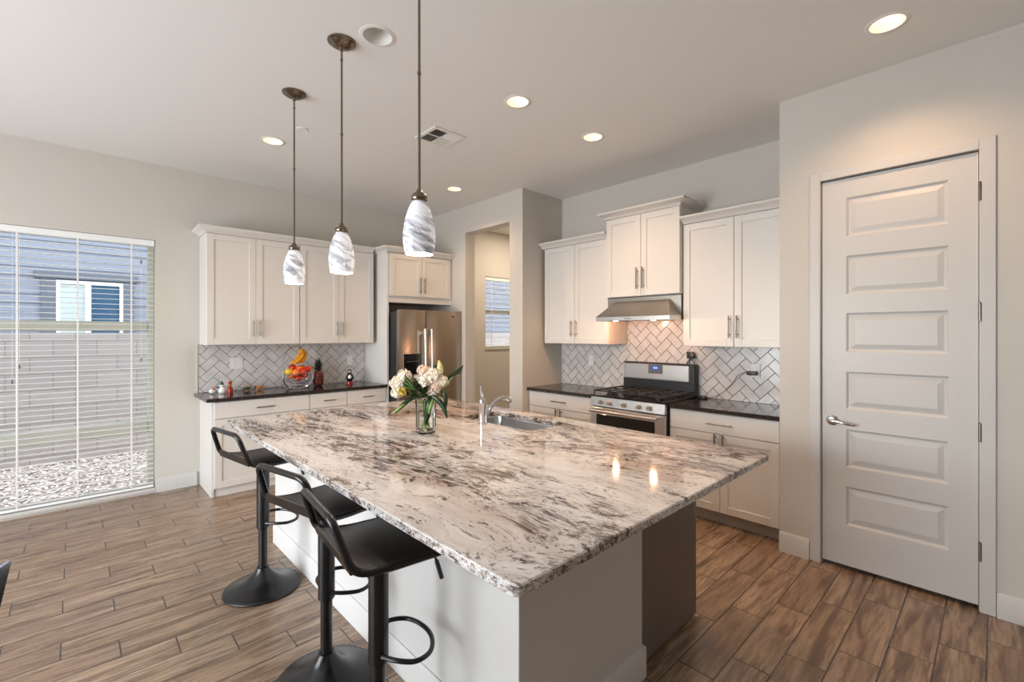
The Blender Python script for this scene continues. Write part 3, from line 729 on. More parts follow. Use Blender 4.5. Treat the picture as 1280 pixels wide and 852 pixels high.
# ------------------------------------------------------------------ range hood
hd = thing('range_hood', 'stainless under-cabinet range hood with a sloping front above the range', 'range hood', (3.63, 2.66, 1.605), RB)
HW = .76; bk = XB - 3.63 - .014
b = MB()
b.box(0, HW, 0, .012, .003, .042, .002).box(0, .012, .012, bk, .003, .042).box(HW - .012, HW, .012, bk, .003, .042)
b.build('front_lip', 'steel', hd)
b = MB()
lo = [(0, 0, .042), (HW, 0, .042), (HW, .20, .042), (0, .20, .042)]; hi = [(.10, .178, .19), (HW - .105, .178, .19), (HW - .105, .20, .19), (.10, .20, .19)]
A = [b.b.verts.new(p) for p in lo]; B = [b.b.verts.new(p) for p in hi]
for k in range(4): b.b.faces.new((A[k], A[(k + 1) % 4], B[(k + 1) % 4], B[k]))
b.b.faces.new(B)
b.build('sloped_canopy', 'hood_steel', hd, smooth=False)
MB().box(0, HW, .201, bk, .012, .228, .002).build('rear_housing', 'hood_steel', hd)
MB().box(.03, HW - .03, .03, .2, .008, .02).build('filter', 'filter', hd)
for x in (.17, .56): MB().lathe([(0, -.0), (.022, .0), (.024, .010)], (x, .08, .0), 18).build('hood_lamp', 'bulb_warm', hd)
for y in (2.49, 2.10): lamp('hood_glow', 'POINT', (3.715, y, 1.588), 3.2, (1, .52, .28), shadow_soft_size=.02)
for i in range(4): MB().lathe([(0, -.004), (.0045, -.004), (.0045, 0)], (.325 + i * .018, 0, .022), 10, axis='y').build('button', 'blackplastic', hd)

# ------------------------------------------------------------------ island
IX0, IX1, IY0, IY1 = .742, 2.468, .768, 3.607
ib = thing('kitchen_island', 'large island base with white panelled seating side and taupe end panel', 'island', (0, 0, 0))
MB().box(1.04, 1.79, 1.066, 3.57, 0, .868, .002).build('white_wall', 'island_white', ib)
b = base_prof(MB(), (1.04, 3.57, 0), (1.04, 1.052, 0), (-1, 0, 0)); base_prof(b, (1.025, 1.066, 0), (1.80, 1.066, 0), (0, -1, 0)); b.box(1.79, 1.802, 1.052, 1.11, 0, .13, .002)
b.build('baseboard', 'island_white', ib)
b = MB()   # cabinet carcass around the sink (open under it)
b.box(1.79, 2.362, 1.12, 1.90, .1, .868).box(1.79, 2.362, 2.72, 3.56, .1, .868).box(1.79, 2.362, 1.90, 2.72, .1, .60)
b.build('body', 'cabinet', ib, smooth=False)
MB().box(1.792, 2.358, 1.098, 1.119, .012, .868, .0015).build('end_panel', 'taupe', ib)
MB().box(2.362, 2.384, 1.10, 1.12, .012, .868, .001).build('panel_edge', 'nickel', ib)
MB().box(1.80, 2.30, 1.13, 3.55, 0, .1).build('toe_kick', 'toe', ib, smooth=False)
y = 1.125
for wdt in (.60, .47, .47, .45, .44):
    d = MB(); dd = door_mb(wdt - .004, .745).build('door', 'cabinet', ib); dd.location = (2.363, y, .108); dd.rotation_euler = (0, 0, R(90))
    bar_handle(dd, (wdt - .035, -.02, .62), .16); y += wdt
# granite top with sink cut-out
SX0, SX1, SY0, SY1 = 1.985, 2.33, 1.945, 2.625
def slab(x0, x1, y0, y1, z0, z1, hx0, hx1, hy0, hy1, r, ro, be=.004):
    def rr(a0, a1, b0, b1, rad, n=8):
        pts = []
        for cx, cy, a in ((a1 - rad, b1 - rad, 0), (a0 + rad, b1 - rad, 90), (a0 + rad, b0 + rad, 180), (a1 - rad, b0 + rad, 270)):
            for k in range(n + 1): pts.append((cx + rad * cos(R(a + 90 * k / n)), cy + rad * sin(R(a + 90 * k / n))))
        return pts
    b = MB(); bm = b.b
    outs = [[bm.verts.new((*p, z)) for p in rr(x0 + i, x1 - i, y0 + i, y1 - i, ro)] for i, z in ((be, z0), (0, z0 + be), (0, z1 - be), (be, z1))]
    ins = [[bm.verts.new((*p, z)) for p in rr(hx0 - i, hx1 + i, hy0 - i, hy1 + i, r)] for i, z in ((0, z0), (0, z1 - be), (be, z1))]
    n = len(outs[0])
    for L in (outs, ins):
        for a, c in zip(L, L[1:]):
            for k in range(n): bm.faces.new((a[k], a[(k + 1) % n], c[(k + 1) % n], c[k]))
    for o_, i_ in ((outs[-1], ins[-1]), (outs[0], ins[0])):
        for k in range(n): bm.faces.new((o_[k], o_[(k + 1) % n], i_[(k + 1) % n], i_[k]))
    return b
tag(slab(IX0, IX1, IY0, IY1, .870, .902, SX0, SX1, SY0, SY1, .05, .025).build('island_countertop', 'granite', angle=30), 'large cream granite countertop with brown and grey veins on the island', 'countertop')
# sink
sk = thing('kitchen_sink', 'stainless undermount sink set into the granite island top', 'sink', (2.1575, 2.285, .869))
b = MB()
def rring(w_, l_, rad, z, n=6):
    pts = []
    for cx, cy, a in ((w_ - rad, l_ - rad, 0), (-w_ + rad, l_ - rad, 90), (-w_ + rad, -l_ + rad, 180), (w_ - rad, -l_ + rad, 270)):
        for k in range(n + 1): pts.append((cx + rad * cos(R(a + 90 * k / n)), cy + rad * sin(R(a + 90 * k / n)), z))
    return pts
rings = [[b.b.verts.new(p) for p in rring(*q)] for q in ((.198, .36, .06, 0), (.1725, .335, .05, 0), (.170, .332, .05, -.01), (.163, .325, .06, -.17), (.133, .295, .06, -.20), (.03, .03, .029, -.205))]
n = len(rings[0])
for a, c_ in zip(rings, rings[1:]):
    for k in range(n): b.b.faces.new((a[k], a[(k + 1) % n], c_[(k + 1) % n], c_[k]))
b.b.faces.new(rings[-1]); bw = b.build('bowl', 'sinksteel', sk, angle=50)
MB().lathe([(0, -.202), (.03, -.2005), (.04, -.200), (.042, -.204)], (0, 0, 0), 20).build('drain', 'chrome', sk)
# faucet
fa = thing('faucet', 'chrome faucet with arched spout and upright lever beside the sink', 'faucet', (1.925, 2.31, .902))
MB().lathe([(0, 0), (.029, 0), (.029, .006), (.0245, .010), (.0235, .135), (.025, .14), (.022, .158), (.012, .166), (0, .168)], (0, 0, 0), 26).build('body', 'chrome', fa)
MB().tube(smoothpath([(0, 0, .150), (.002, .008, .175), (.006, .024, .205), (.010, .034, .238)], 5), [.014, .013, .012, .011, .0105, .010, .010, .0095, .009, .0085, .008, .0075, .007, .0065, .006, .005][:16], 12).build('lever', 'chrome', fa)
sp = MB().tube(smoothpath([(.014, -.002, .015), (.034, -.006, .060), (.068, -.012, .112), (.112, -.020, .146), (.158, -.028, .156)], 6), .0145, 12).build('spout', 'chrome', fa)
MB().tube(smoothpath([(.140, -.024, .156), (.168, -.029, .156), (.198, -.034, .148), (.214, -.037, .128)], 4), [.0175] * 5 + [.0185] * 4 + [.019] * 4, 14).build('spray_head', 'chrome', sp)

# ------------------------------------------------------------------ bar stools
def make_stool(label, loc, rz, seat_z=.785):
    r = thing('bar_stool', label, 'bar stool', loc, rz)
    MB().lathe([(0, .002), (.203, .002), (.206, .006), (.204, .012), (.185, .018), (.14, .030), (.095, .050), (.060, .080), (.038, .108), (.033, .122), (0, .123)], segs=48).build('base', 'blackmetal', r, angle=60)
    MB().cyl((0, 0, .12), (0, 0, .40), .0245, 24).build('inner_pole', 'blackmetal', r)
    MB().cyl((0, 0, .362), (0, 0, seat_z - .02), .0345, 24).lathe([(.0345, .362), (.0345, .356), (.03, .350), (.025, .350)]).build('outer_sleeve', 'blackmetal', r)
    # D-shaped footrest towards the counter
    fp = smoothpath([(0, -.034, .385), (.035, -.085, .385), (.085, -.120, .383), (.145, -.105, .382), (.185, -.04, .382), (.190, .04, .382), (.160, .115, .383), (.095, .145, .384), (.03, .115, .385), (0, .034, .385)], 5)
    MB().tube(fp, .0085, 10).build('footrest', 'blackmetal', r)
    # seat: thin shell, turned up a little at the back
    hw, x0, x1 = .190, -.148, .215; b = MB(); n = 10; prof = []
    for i in range(n + 1):
        t_ = i / n; x = x0 + (x1 - x0) * t_; z = seat_z - .010 + .020 * max(0, 1 - t_ * 3.2) ** 2; prof.append((x, z))
    top = [[b.b.verts.new((x, y, z)) for (x, z) in prof] for y in (-hw + .012, hw - .012)]
    ed = [[b.b.verts.new((x, y, z - .006)) for (x, z) in prof] for y in (-hw, hw)]
    bot = [[b.b.verts.new((x, y, z - .014)) for (x, z) in prof] for y in (-hw + .008, hw - .008)]
    strips = [top[0], top[1], ed[1], bot[1], bot[0], ed[0]]
    for a, c_ in zip(strips, strips[1:] + strips[:1]):
        for i in range(n): b.b.faces.new((a[i], a[i + 1], c_[i + 1], c_[i]))
    for i in (0, n): b.b.faces.new([s_[i] for s_ in strips])
    b.build('seat', 'seat', r)
    # tube frame: runs under the seat sides and rises into a looped low back
    zt = seat_z - .002
    up = [(.20, hw - .004, zt - .022), (-.05, hw - .002, zt - .020), (-.152, hw + .004, zt - .004), (-.207, hw - .020, seat_z + .162), (-.207, -hw + .020, seat_z + .162), (-.152, -hw - .004, zt - .004), (-.05, -hw + .002, zt - .020), (.20, -hw + .004, zt - .022)]
    MB().tube(filletpath(up, .045, 6), .0125, 12).build('back_frame', 'blackmetal', r)
    b = MB()
    b.prism([(-.150, -hw + .004, seat_z - .010), (-.158, -hw + .004, seat_z - .010), (-.172, -hw + .006, seat_z + .034), (-.164, -hw + .006, seat_z + .034)], (0, 2 * hw - .008, 0)); b.build('back_band', 'blackmetal', r)
    MB().box(-.09, .09, -.07, .07, seat_z - .032, seat_z - .016, .004).build('seat_plate', 'blackmetal', r)
    lv = MB().tube(smoothpath([(.05, -.02, seat_z - .028), (.12, -.10, seat_z - .034), (.145, -.13, seat_z - .055), (.16, -.145, seat_z - .11)], 5), .0045, 8).build('height_lever', 'blackmetal', r)
    MB().cyl((.152, -.138, seat_z - .075), (.166, -.150, seat_z - .135), .0078, 10).build('lever_grip', 'blackplastic', lv)
    return r
make_stool('black bar stool farthest from the camera, nearest the window', (.800, 2.972, 0), R(9))
make_stool('black bar stool in the middle of the row along the island', (.785, 1.991, 0), R(12))
make_stool('black bar stool nearest the camera, its brown-lit seat turned outwards', (.765, 1.4825, 0), R(-6))

# ------------------------------------------------------------------ pendants and ceiling fixtures
def make_pendant(label, x, y):
    r = thing('pendant_light', label, 'pendant light', (x, y, 1.82), group='three pendants over the island')
    top = H - 1.82
    MB().lathe([(0, top - .050), (.010, top - .050), (.014, top - .036), (.040, top - .030), (.060, top - .018), (.066, top - .010), (.073, top - .008), (.074, top - .002), (.072, top - .0005), (0, top - .0005)], segs=36).build('canopy', 'pendant_metal', r, angle=50)
    b = MB().cyl((0, 0, .268), (0, 0, top - .05), .0055, 12)
    for z in (top - .10, .30 + (top - .35) * .5): b.cyl((0, 0, z - .006), (0, 0, z + .006), .0075, 12)
    b.build('rod', 'pendant_metal', r)
    MB().lathe([(0, .272), (.010, .270), (.014, .258), (.026, .250), (.033, .240), (.034, .226), (.026, .218), (0, .217)], segs=24).build('socket_cap', 'pendant_metal', r, angle=50)
    prof = [(.026, .219), (.036, .208), (.048, .180), (.058, .145), (.065, .105), (.0675, .075), (.0665, .045), (.061, .015), (.058, .0)]
    b = MB().lathe(prof + [(.055, .0), (.058, .015), (.0635, .046), (.0645, .075), (.062, .105), (.055, .145), (.045, .178), (.033, .206), (.024, .216)], segs=36)
    b.build('shade', 'swirl', r, angle=60)
    MB().ball((0, 0, .09), .030, (1, 1, 1.15), 16, 12).cyl((0, 0, .12), (0, 0, .218), .013, 12).build('bulb', 'bulb_white', r)
    l = lamp('pendant_glow', 'POINT', (x, y, 1.79), 4.0, (1, .93, .85), shadow_soft_size=.04)
    return r
make_pendant('farthest pendant light with white swirled glass, closest to the window', 1.05, 3.203)
make_pendant('middle pendant light with white swirled glass above the island', 1.053, 2.461)
make_pendant('nearest pendant light with white swirled glass, its rod leaving the top of the picture', 1.04, 1.66)

def recessed(label, x, y, on=True, e=1.):
    r = thing('recessed_light', label, 'recessed light', (x, y, H), group=None)
    MB().lathe([(.073, .0), (.074, -.004), (.090, -.004), (.095, -.001), (.095, .0)], segs=40).build('trim_ring', 'whiteplastic', r)
    MB().lathe([(.074, -.003), (.071, .02), (.062, .055), (.056, .068)], segs=40).build('baffle', 'whiteplastic', r)
    MB().lathe([(0, .048), (.02, .050), (.042, .058), (.055, .068), (.055, .10), (0, .10)], segs=32).build('lens', 'bulb_warm' if on else 'bulb_off', r)
    if on:
        lamp('downlight', 'SPOT', (x, y, H - .03), CAN * e, (1, .65, .39), rot=(0, 0, 0), spot_size=R(136), spot_blend=1., shadow_soft_size=.04)
    return r
CAN = 54
recessed('lit recessed light near the window beside the farthest pendant', 1.182, 4.12, True, .40)
recessed('lit recessed light right of the nearest pendant rod, left one of the middle ceiling pair', 2.202, 2.268)
recessed('lit recessed light in front of the range hood, right one of the middle ceiling pair', 3.038, 2.256)
recessed('lit recessed light in front of the refrigerator near the passage', 3.025, 4.115, True, .7)
recessed('large lit recessed light at the top right near the pantry door', 3.021, .392, True, .55)
recessed('unlit grey recessed light beside the middle pendant canopy', 1.172, 2.283, False)
lamp('hall_fill', 'AREA', (4.9, 4.55, H - .02), 22, (1, .84, .66), rot=(0, 0, 0), shape='DISK', size=.3)  # unseen lamp added to light the passage; it has no fixture
vt = thing('ceiling_vent', 'square white four-way air vent in the ceiling behind the nearest pendant', 'vent', (2.143, 3.108, H))
b = MB(); s0, s1 = .15, .118
for (x0, x1, y0, y1) in ((-s0, s0, -s0, -s1), (-s0, s0, s1, s0), (-s0, -s1, -s1, s1), (s1, s0, -s1, s1)): b.box(x0, x1, y0, y1, -.010, -.0005, .002)
b.box(-.004, .004, -s1, s1, -.009, -.0005).box(-s1, s1, -.004, .004, -.009, -.0005); b.build('frame', 'whiteplastic', vt)
MB().box(-s1, s1, -s1, s1, -.002, -.0008).build('duct_shade_sheet', 'filter', vt, smooth=False)  # dark sheet in place of the shade inside the duct; ceiling is uncut
b = MB()
for i in range(6):
    c0 = .012 + i * .018
    for q in range(4):
        sx, sy = ((1, 1), (-1, 1), (-1, -1), (1, -1))[q]
        if q % 2 == 0: b.prism([(sx * .008, sy * c0, -.002), (sx * .008, sy * (c0 + .012), -.010), (sx * .008, sy * (c0 + .0135), -.010), (sx * .008, sy * (c0 + .0015), -.002)], (sx * .108, 0, 0))
        else: b.prism([(sx * c0, sy * .008, -.002), (sx * (c0 + .012), sy * .008, -.010), (sx * (c0 + .0135), sy * .008, -.010), (sx * (c0 + .0015), sy * .008, -.002)], (0, sy * .108, 0))
b.build('louvers', 'whiteplastic', vt, smooth=False)
spk = MB().lathe([(0, -.006), (.036, -.006), (.040, -.003), (.040, -.0005), (0, -.0005)], (1.28, 3.72, H), 28)
tag(spk.build('sprinkler_cover', 'ceiling'), 'small flat round cover in the ceiling between the two farther pendant rods', 'sprinkler cover')

# ------------------------------------------------------------------ things on the back worktop
ZC = .902
bk_ = thing('fruit_basket', 'chrome wire fruit basket with an arched banana hook on the dark worktop', 'basket', (1.755, 5.22, ZC))
b = MB()
b.tube([(.10 * cos(a), .085 * sin(a), .006) for a in [2 * pi * k / 28 for k in range(28)]], .004, 8, closed=True)
for s in (-1, 1):
    for o in (-.02, .0, .02):
        b.tube(smoothpath([(s * .05, o * 1.5, .006), (s * .115, o, .03), (s * .148, o, .09), (s * .152, o, .175 if s > 0 else .21)], 6), .0045, 8)
b.build('stand', 'chrome', bk_)
b = MB()
rim = [(.148 * cos(a), .125 * sin(a), .165 - .03 * cos(a) * -1 * 0 + .015 * cos(a)) for a in [2 * pi * k / 36 for k in range(36)]]
b.tube(rim, .004, 8, closed=True)
for lv_, rr_ in ((.11, .88), (.075, .68), (.05, .42)):
    b.tube([(.148 * rr_ * cos(a), .125 * rr_ * sin(a), lv_ + .012 * rr_ * cos(a)) for a in [2 * pi * k / 30 for k in range(30)]], .0028, 6, closed=True)
for k in range(14):
    a = 2 * pi * k / 14; b.tube(smoothpath([(.148 * f * cos(a), .125 * f * sin(a), z) for f, z in ((.2, .042), (.42, .05), (.68, .075), (.88, .11), (1., .165 + .015 * cos(a)))], 3), .0022, 6)
b.build('wire_bowl', 'chrome', bk_)
MB().tube(smoothpath([(-.152, 0, .19), (-.158, 0, .26), (-.145, 0, .34), (-.105, 0, .41), (-.045, 0, .447), (0, 0, .450), (.015, 0, .437), (.008, 0, .425)], 7), .0045, 8).build('banana_hook', 'chrome', bk_)
bn = thing('banana_bunch', 'bunch of yellow bananas hanging from the basket hook', 'bananas', (1.765, 5.22, ZC + .428))
for k, (dx, dy, cv) in enumerate(((-.085, -.01, .02), (-.062, -.035, .035), (-.035, .02, .03), (-.012, -.02, .05), (.012, .012, .055))):
    pts = smoothpath([(0, 0, -.004), (dx * .12 + cv * .9, dy * .4, -.035), (dx * .35 + cv * 1.2, dy, -.08), (dx * .75 + cv * .7, dy * 1.1, -.13), (dx * 1.15 + .0, dy, -.162)], 5)
    n_ = len(pts); MB().tube(pts, [(.005 + .0125 * min(1, i / 5) * min(1., (n_ - 1 - i) / 4 + .25)) for i in range(n_)], 8).build('banana', 'banana', bn)
MB().cyl((0, 0, -.012), (.004, 0, .012), .007, 8).build('stalk', 'banana_tip', bn)
def fruit(name, label, cat, mm, pos, r, sc=(1, 1, .95), stem=True):
    o = MB().ball((0, 0, 0), r, sc, 18, 12)
    o = o.build(name, mm, angle=80); o.location = (1.755 + pos[0], 5.22 + pos[1], ZC + pos[2]); tag(o, label, cat)
    if stem: MB().lathe([(0, r * .93), (.004, r * .935), (.003, r * .99), (0, r)], segs=8).build('stem_end', 'banana_tip', o)
    return o
fruit('lemon', 'yellow fruit at the left edge of the fruit basket', 'fruit', 'lemon', (-.106, -.030, .180), .038, (1.15, 1, .95))
fruit('tomato', 'large red fruit at the back left of the basket under the bananas', 'fruit', 'tomato', (-.048, .035, .215), .043)
fruit('orange', 'orange at the front left of the basket next to the yellow fruit', 'fruit', 'orange', (-.045, -.062, .172), .041)
fruit('tomato', 'red fruit at the front middle of the basket', 'fruit', 'tomato', (.022, -.060, .175), .038)
fruit('orange', 'orange lying in the centre of the basket between red fruits', 'fruit', 'orange', (.014, .010, .208), .040)
fruit('tomato', 'red fruit right of centre near the front rim of the basket', 'fruit', 'tomato', (.075, -.028, .194), .037)
fruit('orange', 'orange at the right end of the fruit basket', 'fruit', 'orange', (.112, .022, .200), .034)
fruit('tomato', 'red fruit at the back right of the fruit basket', 'fruit', 'tomato', (.060, .062, .205), .037)
fruit('tomato', 'dark red fruit low inside the basket wires', 'fruit', 'tomato', (.0, -.005, .110), .040)
fruit('tomato', 'dark red fruit low inside the basket, at its right', 'fruit', 'tomato', (.062, -.005, .135), .036)
fruit('orange', 'orange low inside the basket, at its left', 'fruit', 'orange', (-.066, .0, .135), .036)
pa = thing('pineapple', 'small dark red pineapple standing right of the fruit basket', 'pineapple', (1.985, 5.27, ZC))
MB().lathe([(0, .0), (.035, .002), (.052, .025), (.060, .07), (.060, .11), (.050, .150), (.030, .172), (0, .178)], segs=28).build('fruit_body', 'pine', pa, angle=80)
random.seed(4); b = MB()
for k in range(30):
    a = k * 2.4; lvl = k / 30; out = .075 * (1 - lvl * .6); hh = .055 + .085 * lvl; w_ = .011
    d = Vector((cos(a), sin(a), 0)); sd = Vector((-sin(a), cos(a), 0)); base_ = Vector((0, 0, .165 + .02 * lvl))
    p0 = base_ + d * .012; p1 = base_ + d * out * .6 + Vector((0, 0, hh * .6)); p2 = base_ + d * out + Vector((0, 0, hh))
    A = [b.b.verts.new(q) for q in (p0 - sd * w_, p0 + sd * w_, p1 + sd * w_ * .8, p2, p1 - sd * w_ * .8)]; b.b.faces.new(A)
b.build('leaf_crown', 'pineleaf', pa, smooth=False)
pg = thing('penguin_figurine', 'black and white penguin figurine on a dark red base on the worktop', 'figurine', (2.325, 5.21, ZC), R(-35))
MB().lathe([(0, 0), (.034, 0), (.036, .01), (.03, .03), (0, .032)], segs=24).build('base', 'cr', pg)
MB().lathe([(0, .03), (.026, .034), (.037, .06), (.034, .095), (.024, .128), (.0, .14)], segs=24).build('body', 'cb', pg, angle=80)
MB().ball((.002, -.011, .080), .029, (.9, .95, 1.35), 18, 12).build('belly', 'cw', pg, angle=80)
MB().ball((0, -.004, .150), .022, (1, 1.1, 1), 18, 12).build('head', 'cb', pg, angle=80)
MB().ball((.0, -.014, .148), .0165, (1, 1, .9), 14, 10).build('face', 'cw', pg, angle=80)
MB().lathe([(.005, 0), (.003, .01), (0, .018)], (0, -.028, .147), 10, M4=Matrix.Rotation(R(90), 4, 'X')).build('beak', 'co', pg)
for s in (-1, 1): MB().ball((s * .036, 0, .085), .026, (.25, .6, 1.2), 12, 8, rot=Matrix.Rotation(s * R(-18), 3, 'Y')).build('wing', 'cb', pg, angle=80)
# ceramic trinkets left end
g = thing('ceramic_figurine', 'white and green ceramic figurine at the left end of the back worktop', 'figurine', (1.045, 5.25, ZC), R(-20))
MB().lathe([(0, 0), (.03, 0), (.034, .02), (.026, .05), (.016, .062), (0, .066)], segs=20).build('body', 'cw', g, angle=80)
MB().ball((0, 0, .08), .02, (1, 1, 1), 14, 10).build('head', 'cw', g, angle=80)
MB().lathe([(.021, .086), (.012, .105), (0, .124)], segs=16).build('hat', 'cg', g)
MB().ball((-.025, -.005, .055), .022, (1.5, .5, .4), 12, 8, rot=Matrix.Rotation(R(28), 3, 'Y')).build('scarf', 'cblue', g)
g = thing('ceramic_figurine', 'dark red ceramic figurine standing right of the white and green one', 'figurine', (1.112, 5.235, ZC), R(15))
MB().lathe([(0, 0), (.024, 0), (.027, .03), (.018, .06), (.012, .066), (0, .07)], segs=20).build('body', 'cr', g, angle=80)
MB().ball((0, 0, .085), .018, (1, 1, 1), 14, 10).build('head', 'co', g, angle=80)
MB().lathe([(.019, .09), (.014, .108), (.003, .122), (0, .126)], segs=16).build('hat', 'cr', g)
g = thing('ceramic_figurine', 'tiny pink and white ornament at the far left corner of the back worktop', 'figurine', (.965, 5.27, ZC))
MB().ball((0, 0, .024), .024, (1.1, .9, 1), 14, 10).build('body', 'cw', g, angle=80)
MB().ball((.012, -.006, .052), .014, (1, 1, 1), 12, 8).build('head', 'co', g, angle=80)
g = thing('animal_ornament', 'small dark green and amber animal ornament lying on the back worktop', 'ornament', (1.275, 5.30, ZC), R(10))
MB().ball((0, 0, .026), .022, (1.7, .8, .8), 14, 10).build('body', 'cg', g, angle=80)
MB().ball((.038, 0, .038), .014, (1, .9, .9), 12, 8).build('head', 'co', g, angle=80)
for s in (-.022, .022):
    MB().cyl((s, -.01, 0), (s * .9, -.008, .02), .005, 8).cyl((s, .01, 0), (s * .9, .008, .02), .005, 8).build('leg', 'co', g)
g = thing('animal_ornament', 'small amber and blue animal ornament, right one of the little pair', 'ornament', (1.395, 5.31, ZC), R(-8))
MB().ball((0, 0, .026), .023, (1.7, .8, .85), 14, 10).build('body', 'co', g, angle=80)
MB().ball((-.038, 0, .034), .014, (1, .9, .9), 12, 8).build('head', 'cblue', g, angle=80)
for s in (-.022, .022):
    MB().cyl((s, -.01, 0), (s * .9, -.008, .02), .005, 8).cyl((s, .01, 0), (s * .9, .008, .02), .005, 8).build('leg', 'co', g)

# ------------------------------------------------------------------ vase and flowers
VX, VY, VZ = 1.512, 2.340, .9025
vs = thing('glass_vase', 'clear ribbed glass vase on the granite island holding the bouquet', 'vase', (VX, VY, VZ))
b = MB(); segs = 48
def ribr(r, i): return r * (1 + .025 * (1 if i % 4 < 2 else -1))
prof = [(.0, 0, 0), (.052, .0, 0), (.058, .006, 1), (.0585, .03, 1), (.057, .10, 1), (.059, .16, 1), (.0625, .195, 0), (.0595, .195, 0), (.055, .16, 0), (.0535, .10, 0), (.0545, .03, 0), (.05, .016, 0), (0, .014, 0)]
rings = []
for r_, z_, rb_ in prof:
    rings.append([b.b.verts.new((0, 0, z_))] if r_ == 0 else [b.b.verts.new(((ribr(r_, i) if rb_ else r_) * cos(2 * pi * i / segs), (ribr(r_, i) if rb_ else r_) * sin(2 * pi * i / segs), z_)) for i in range(segs)])
for a, c_ in zip(rings, rings[1:]):
    for i in range(segs):
        j = (i + 1) % segs
        if len(a) == 1: b.b.faces.new((a[0], c_[j], c_[i]))
        elif len(c_) == 1: b.b.faces.new((a[i], a[j], c_[0]))
        else: b.b.faces.new((a[i], a[j], c_[j], c_[i]))
b.build('glass', 'vase', vs, angle=70)
MB().lathe([(0, .0165), (.049, .018), (.0525, .03), (.0515, .10), (.0525, .125), (0, .125)], segs=32).build('water', 'water', vs, angle=60)
# camera-independent axes of the bouquet spread: u along the island diagonal seen from the seating side
u = Vector((.7259, -.6878, 0)); f_ = Vector((.6878, .7259, 0)); Z = Vector((0, 0, 1))
def at(a, z, d=0.): return u * a + f_ * d + Z * z
bq = thing('flower_bouquet', 'bouquet of cream blossoms, lily buds and dark leaves in the glass vase', 'flowers', (VX, VY, VZ))
b = MB(); random.seed(7)
ends = [(-.15, .30, .02), (-.09, .32, -.02), (.0, .33, .0), (.06, .30, .04), (.085, .38, .0), (.16, .33, -.02), (-.03, .28, .05), (.03, .27, -.05)]
for i, (a, z, d) in enumerate(ends):
    s = -.03 + .06 * (i / 7); b.tube(smoothpath([at(-s * .9, .03, (i % 3 - 1) * .02), at(s * .4, .15, (i % 2) * .02 - .01), at(a * .45, .22, d * .5), at(a, z, d)], 5), .003, 6)
b.build('stems', 'leaf_light', bq)
def blossom(c, r, n, mm, name='blossom', seed=1, squash=.85):
    random.seed(seed); b = MB(); c = Vector(c)
    b.ball(c, r * .60, (1, 1, squash), 14, 10)
    for k in range(n):
        ph = math.acos(1 - 2 * (k + .5) / n); th_ = k * 2.39996; d = Vector((sin(ph) * cos(th_), sin(ph) * sin(th_), cos(ph) * squash))
        p = c + d * r * random.uniform(.68, 1.12); nrm = (d + Vector((random.uniform(-.3, .3), random.uniform(-.3, .3), random.uniform(-.3, .3)))).normalized()
        s1_ = nrm.orthogonal().normalized(); s2_ = nrm.cross(s1_); rot = random.uniform(0, pi); sz = .0125 * random.uniform(.8, 1.25)
        for q in range(5):
            a = rot + q * 2 * pi / 5; e = s1_ * cos(a) + s2_ * sin(a); e2 = s1_ * cos(a + .55) + s2_ * sin(a + .55); e3 = s1_ * cos(a - .55) + s2_ * sin(a - .55)
            b.poly([p, p + e3 * sz * .7 + nrm * sz * .25, p + e * sz + nrm * sz * .45, p + e2 * sz * .7 + nrm * sz * .25])
    return b.build(name, mm, bq, angle=180)
blossom(at(-.165, .290, .0), .046, 95, 'petal', seed=1); blossom(at(-.130, .335, .01), .038, 70, 'petal', seed=2)
blossom(at(-.172, .235, -.02), .030, 45, 'petal', seed=3); blossom(at(-.058, .315, .03), .024, 26, 'petal', seed=9)
blossom(at(-.010, .365, .0), .036, 70, 'petal_pink', seed=4); blossom(at(.045, .335, -.01), .052, 120, 'petal', seed=5)
blossom(at(.005, .315, -.03), .040, 80, 'petal', seed=6); blossom(at(.095, .300, .0), .036, 65, 'petal', seed=7); blossom(at(.060, .268, -.02), .034, 60, 'petal_pink', seed=8); blossom(at(.040, .235, -.03), .022, 26, 'petal', seed=10)
blossom(at(-.125, .250, -.03), .028, 40, 'petal_yellow', 'open_lily', seed=11, squash=.7)
MB().tube(smoothpath([at(.088, .335), at(.086, .365), at(.082, .40), at(.076, .430)], 5), [.004, .008, .012, .015, .017, .018, .018, .018, .017, .016, .014, .012, .010, .008, .005, .002], 12).build('lily_bud', 'bud', bq)
def leaf(pts, w, mm='leaf', name='leaf', fold=.25):
    P = smoothpath(pts, 5); b = MB(); n = len(P); L_, C_, R_ = [], [], []
    for i, p in enumerate(P):
        d = (P[min(i + 1, n - 1)] - P[max(i - 1, 0)]).normalized(); s = d.cross(f_); s = s.normalized() if s.length > .1 else u
        t_ = i / (n - 1); ww = w * (sin(pi * min(.999, t_ * .93 + .05)) ** .8)
        L_.append(b.b.verts.new(p + s * ww + f_ * ww * fold)); C_.append(b.b.verts.new(p)); R_.append(b.b.verts.new(p - s * ww + f_ * ww * fold))
    for i in range(n - 1): b.b.faces.new((L_[i], L_[i + 1], C_[i + 1], C_[i])); b.b.faces.new((C_[i], C_[i + 1], R_[i + 1], R_[i]))
    o = b.build(name, mm, bq, angle=120)
    md = o.modifiers.new('thick', 'SOLIDIFY'); md.thickness = .0009; return o
leaf([at(.02, .22, -.04), at(.07, .21, -.06), at(.115, .16, -.07), at(.135, .095, -.07)], .016)
leaf([at(.09, .25, -.03), at(.115, .24, -.05), at(.125, .19, -.05), at(.118, .13, -.05)], .013)
leaf([at(-.05, .21, -.04), at(-.09, .20, -.05), at(-.13, .165, -.06), at(-.165, .125, -.06)], .013)
leaf([at(-.10, .185, -.05), at(-.135, .16, -.065), at(-.165, .135, -.06), at(-.19, .12, -.06)], .008, 'leaf_light')
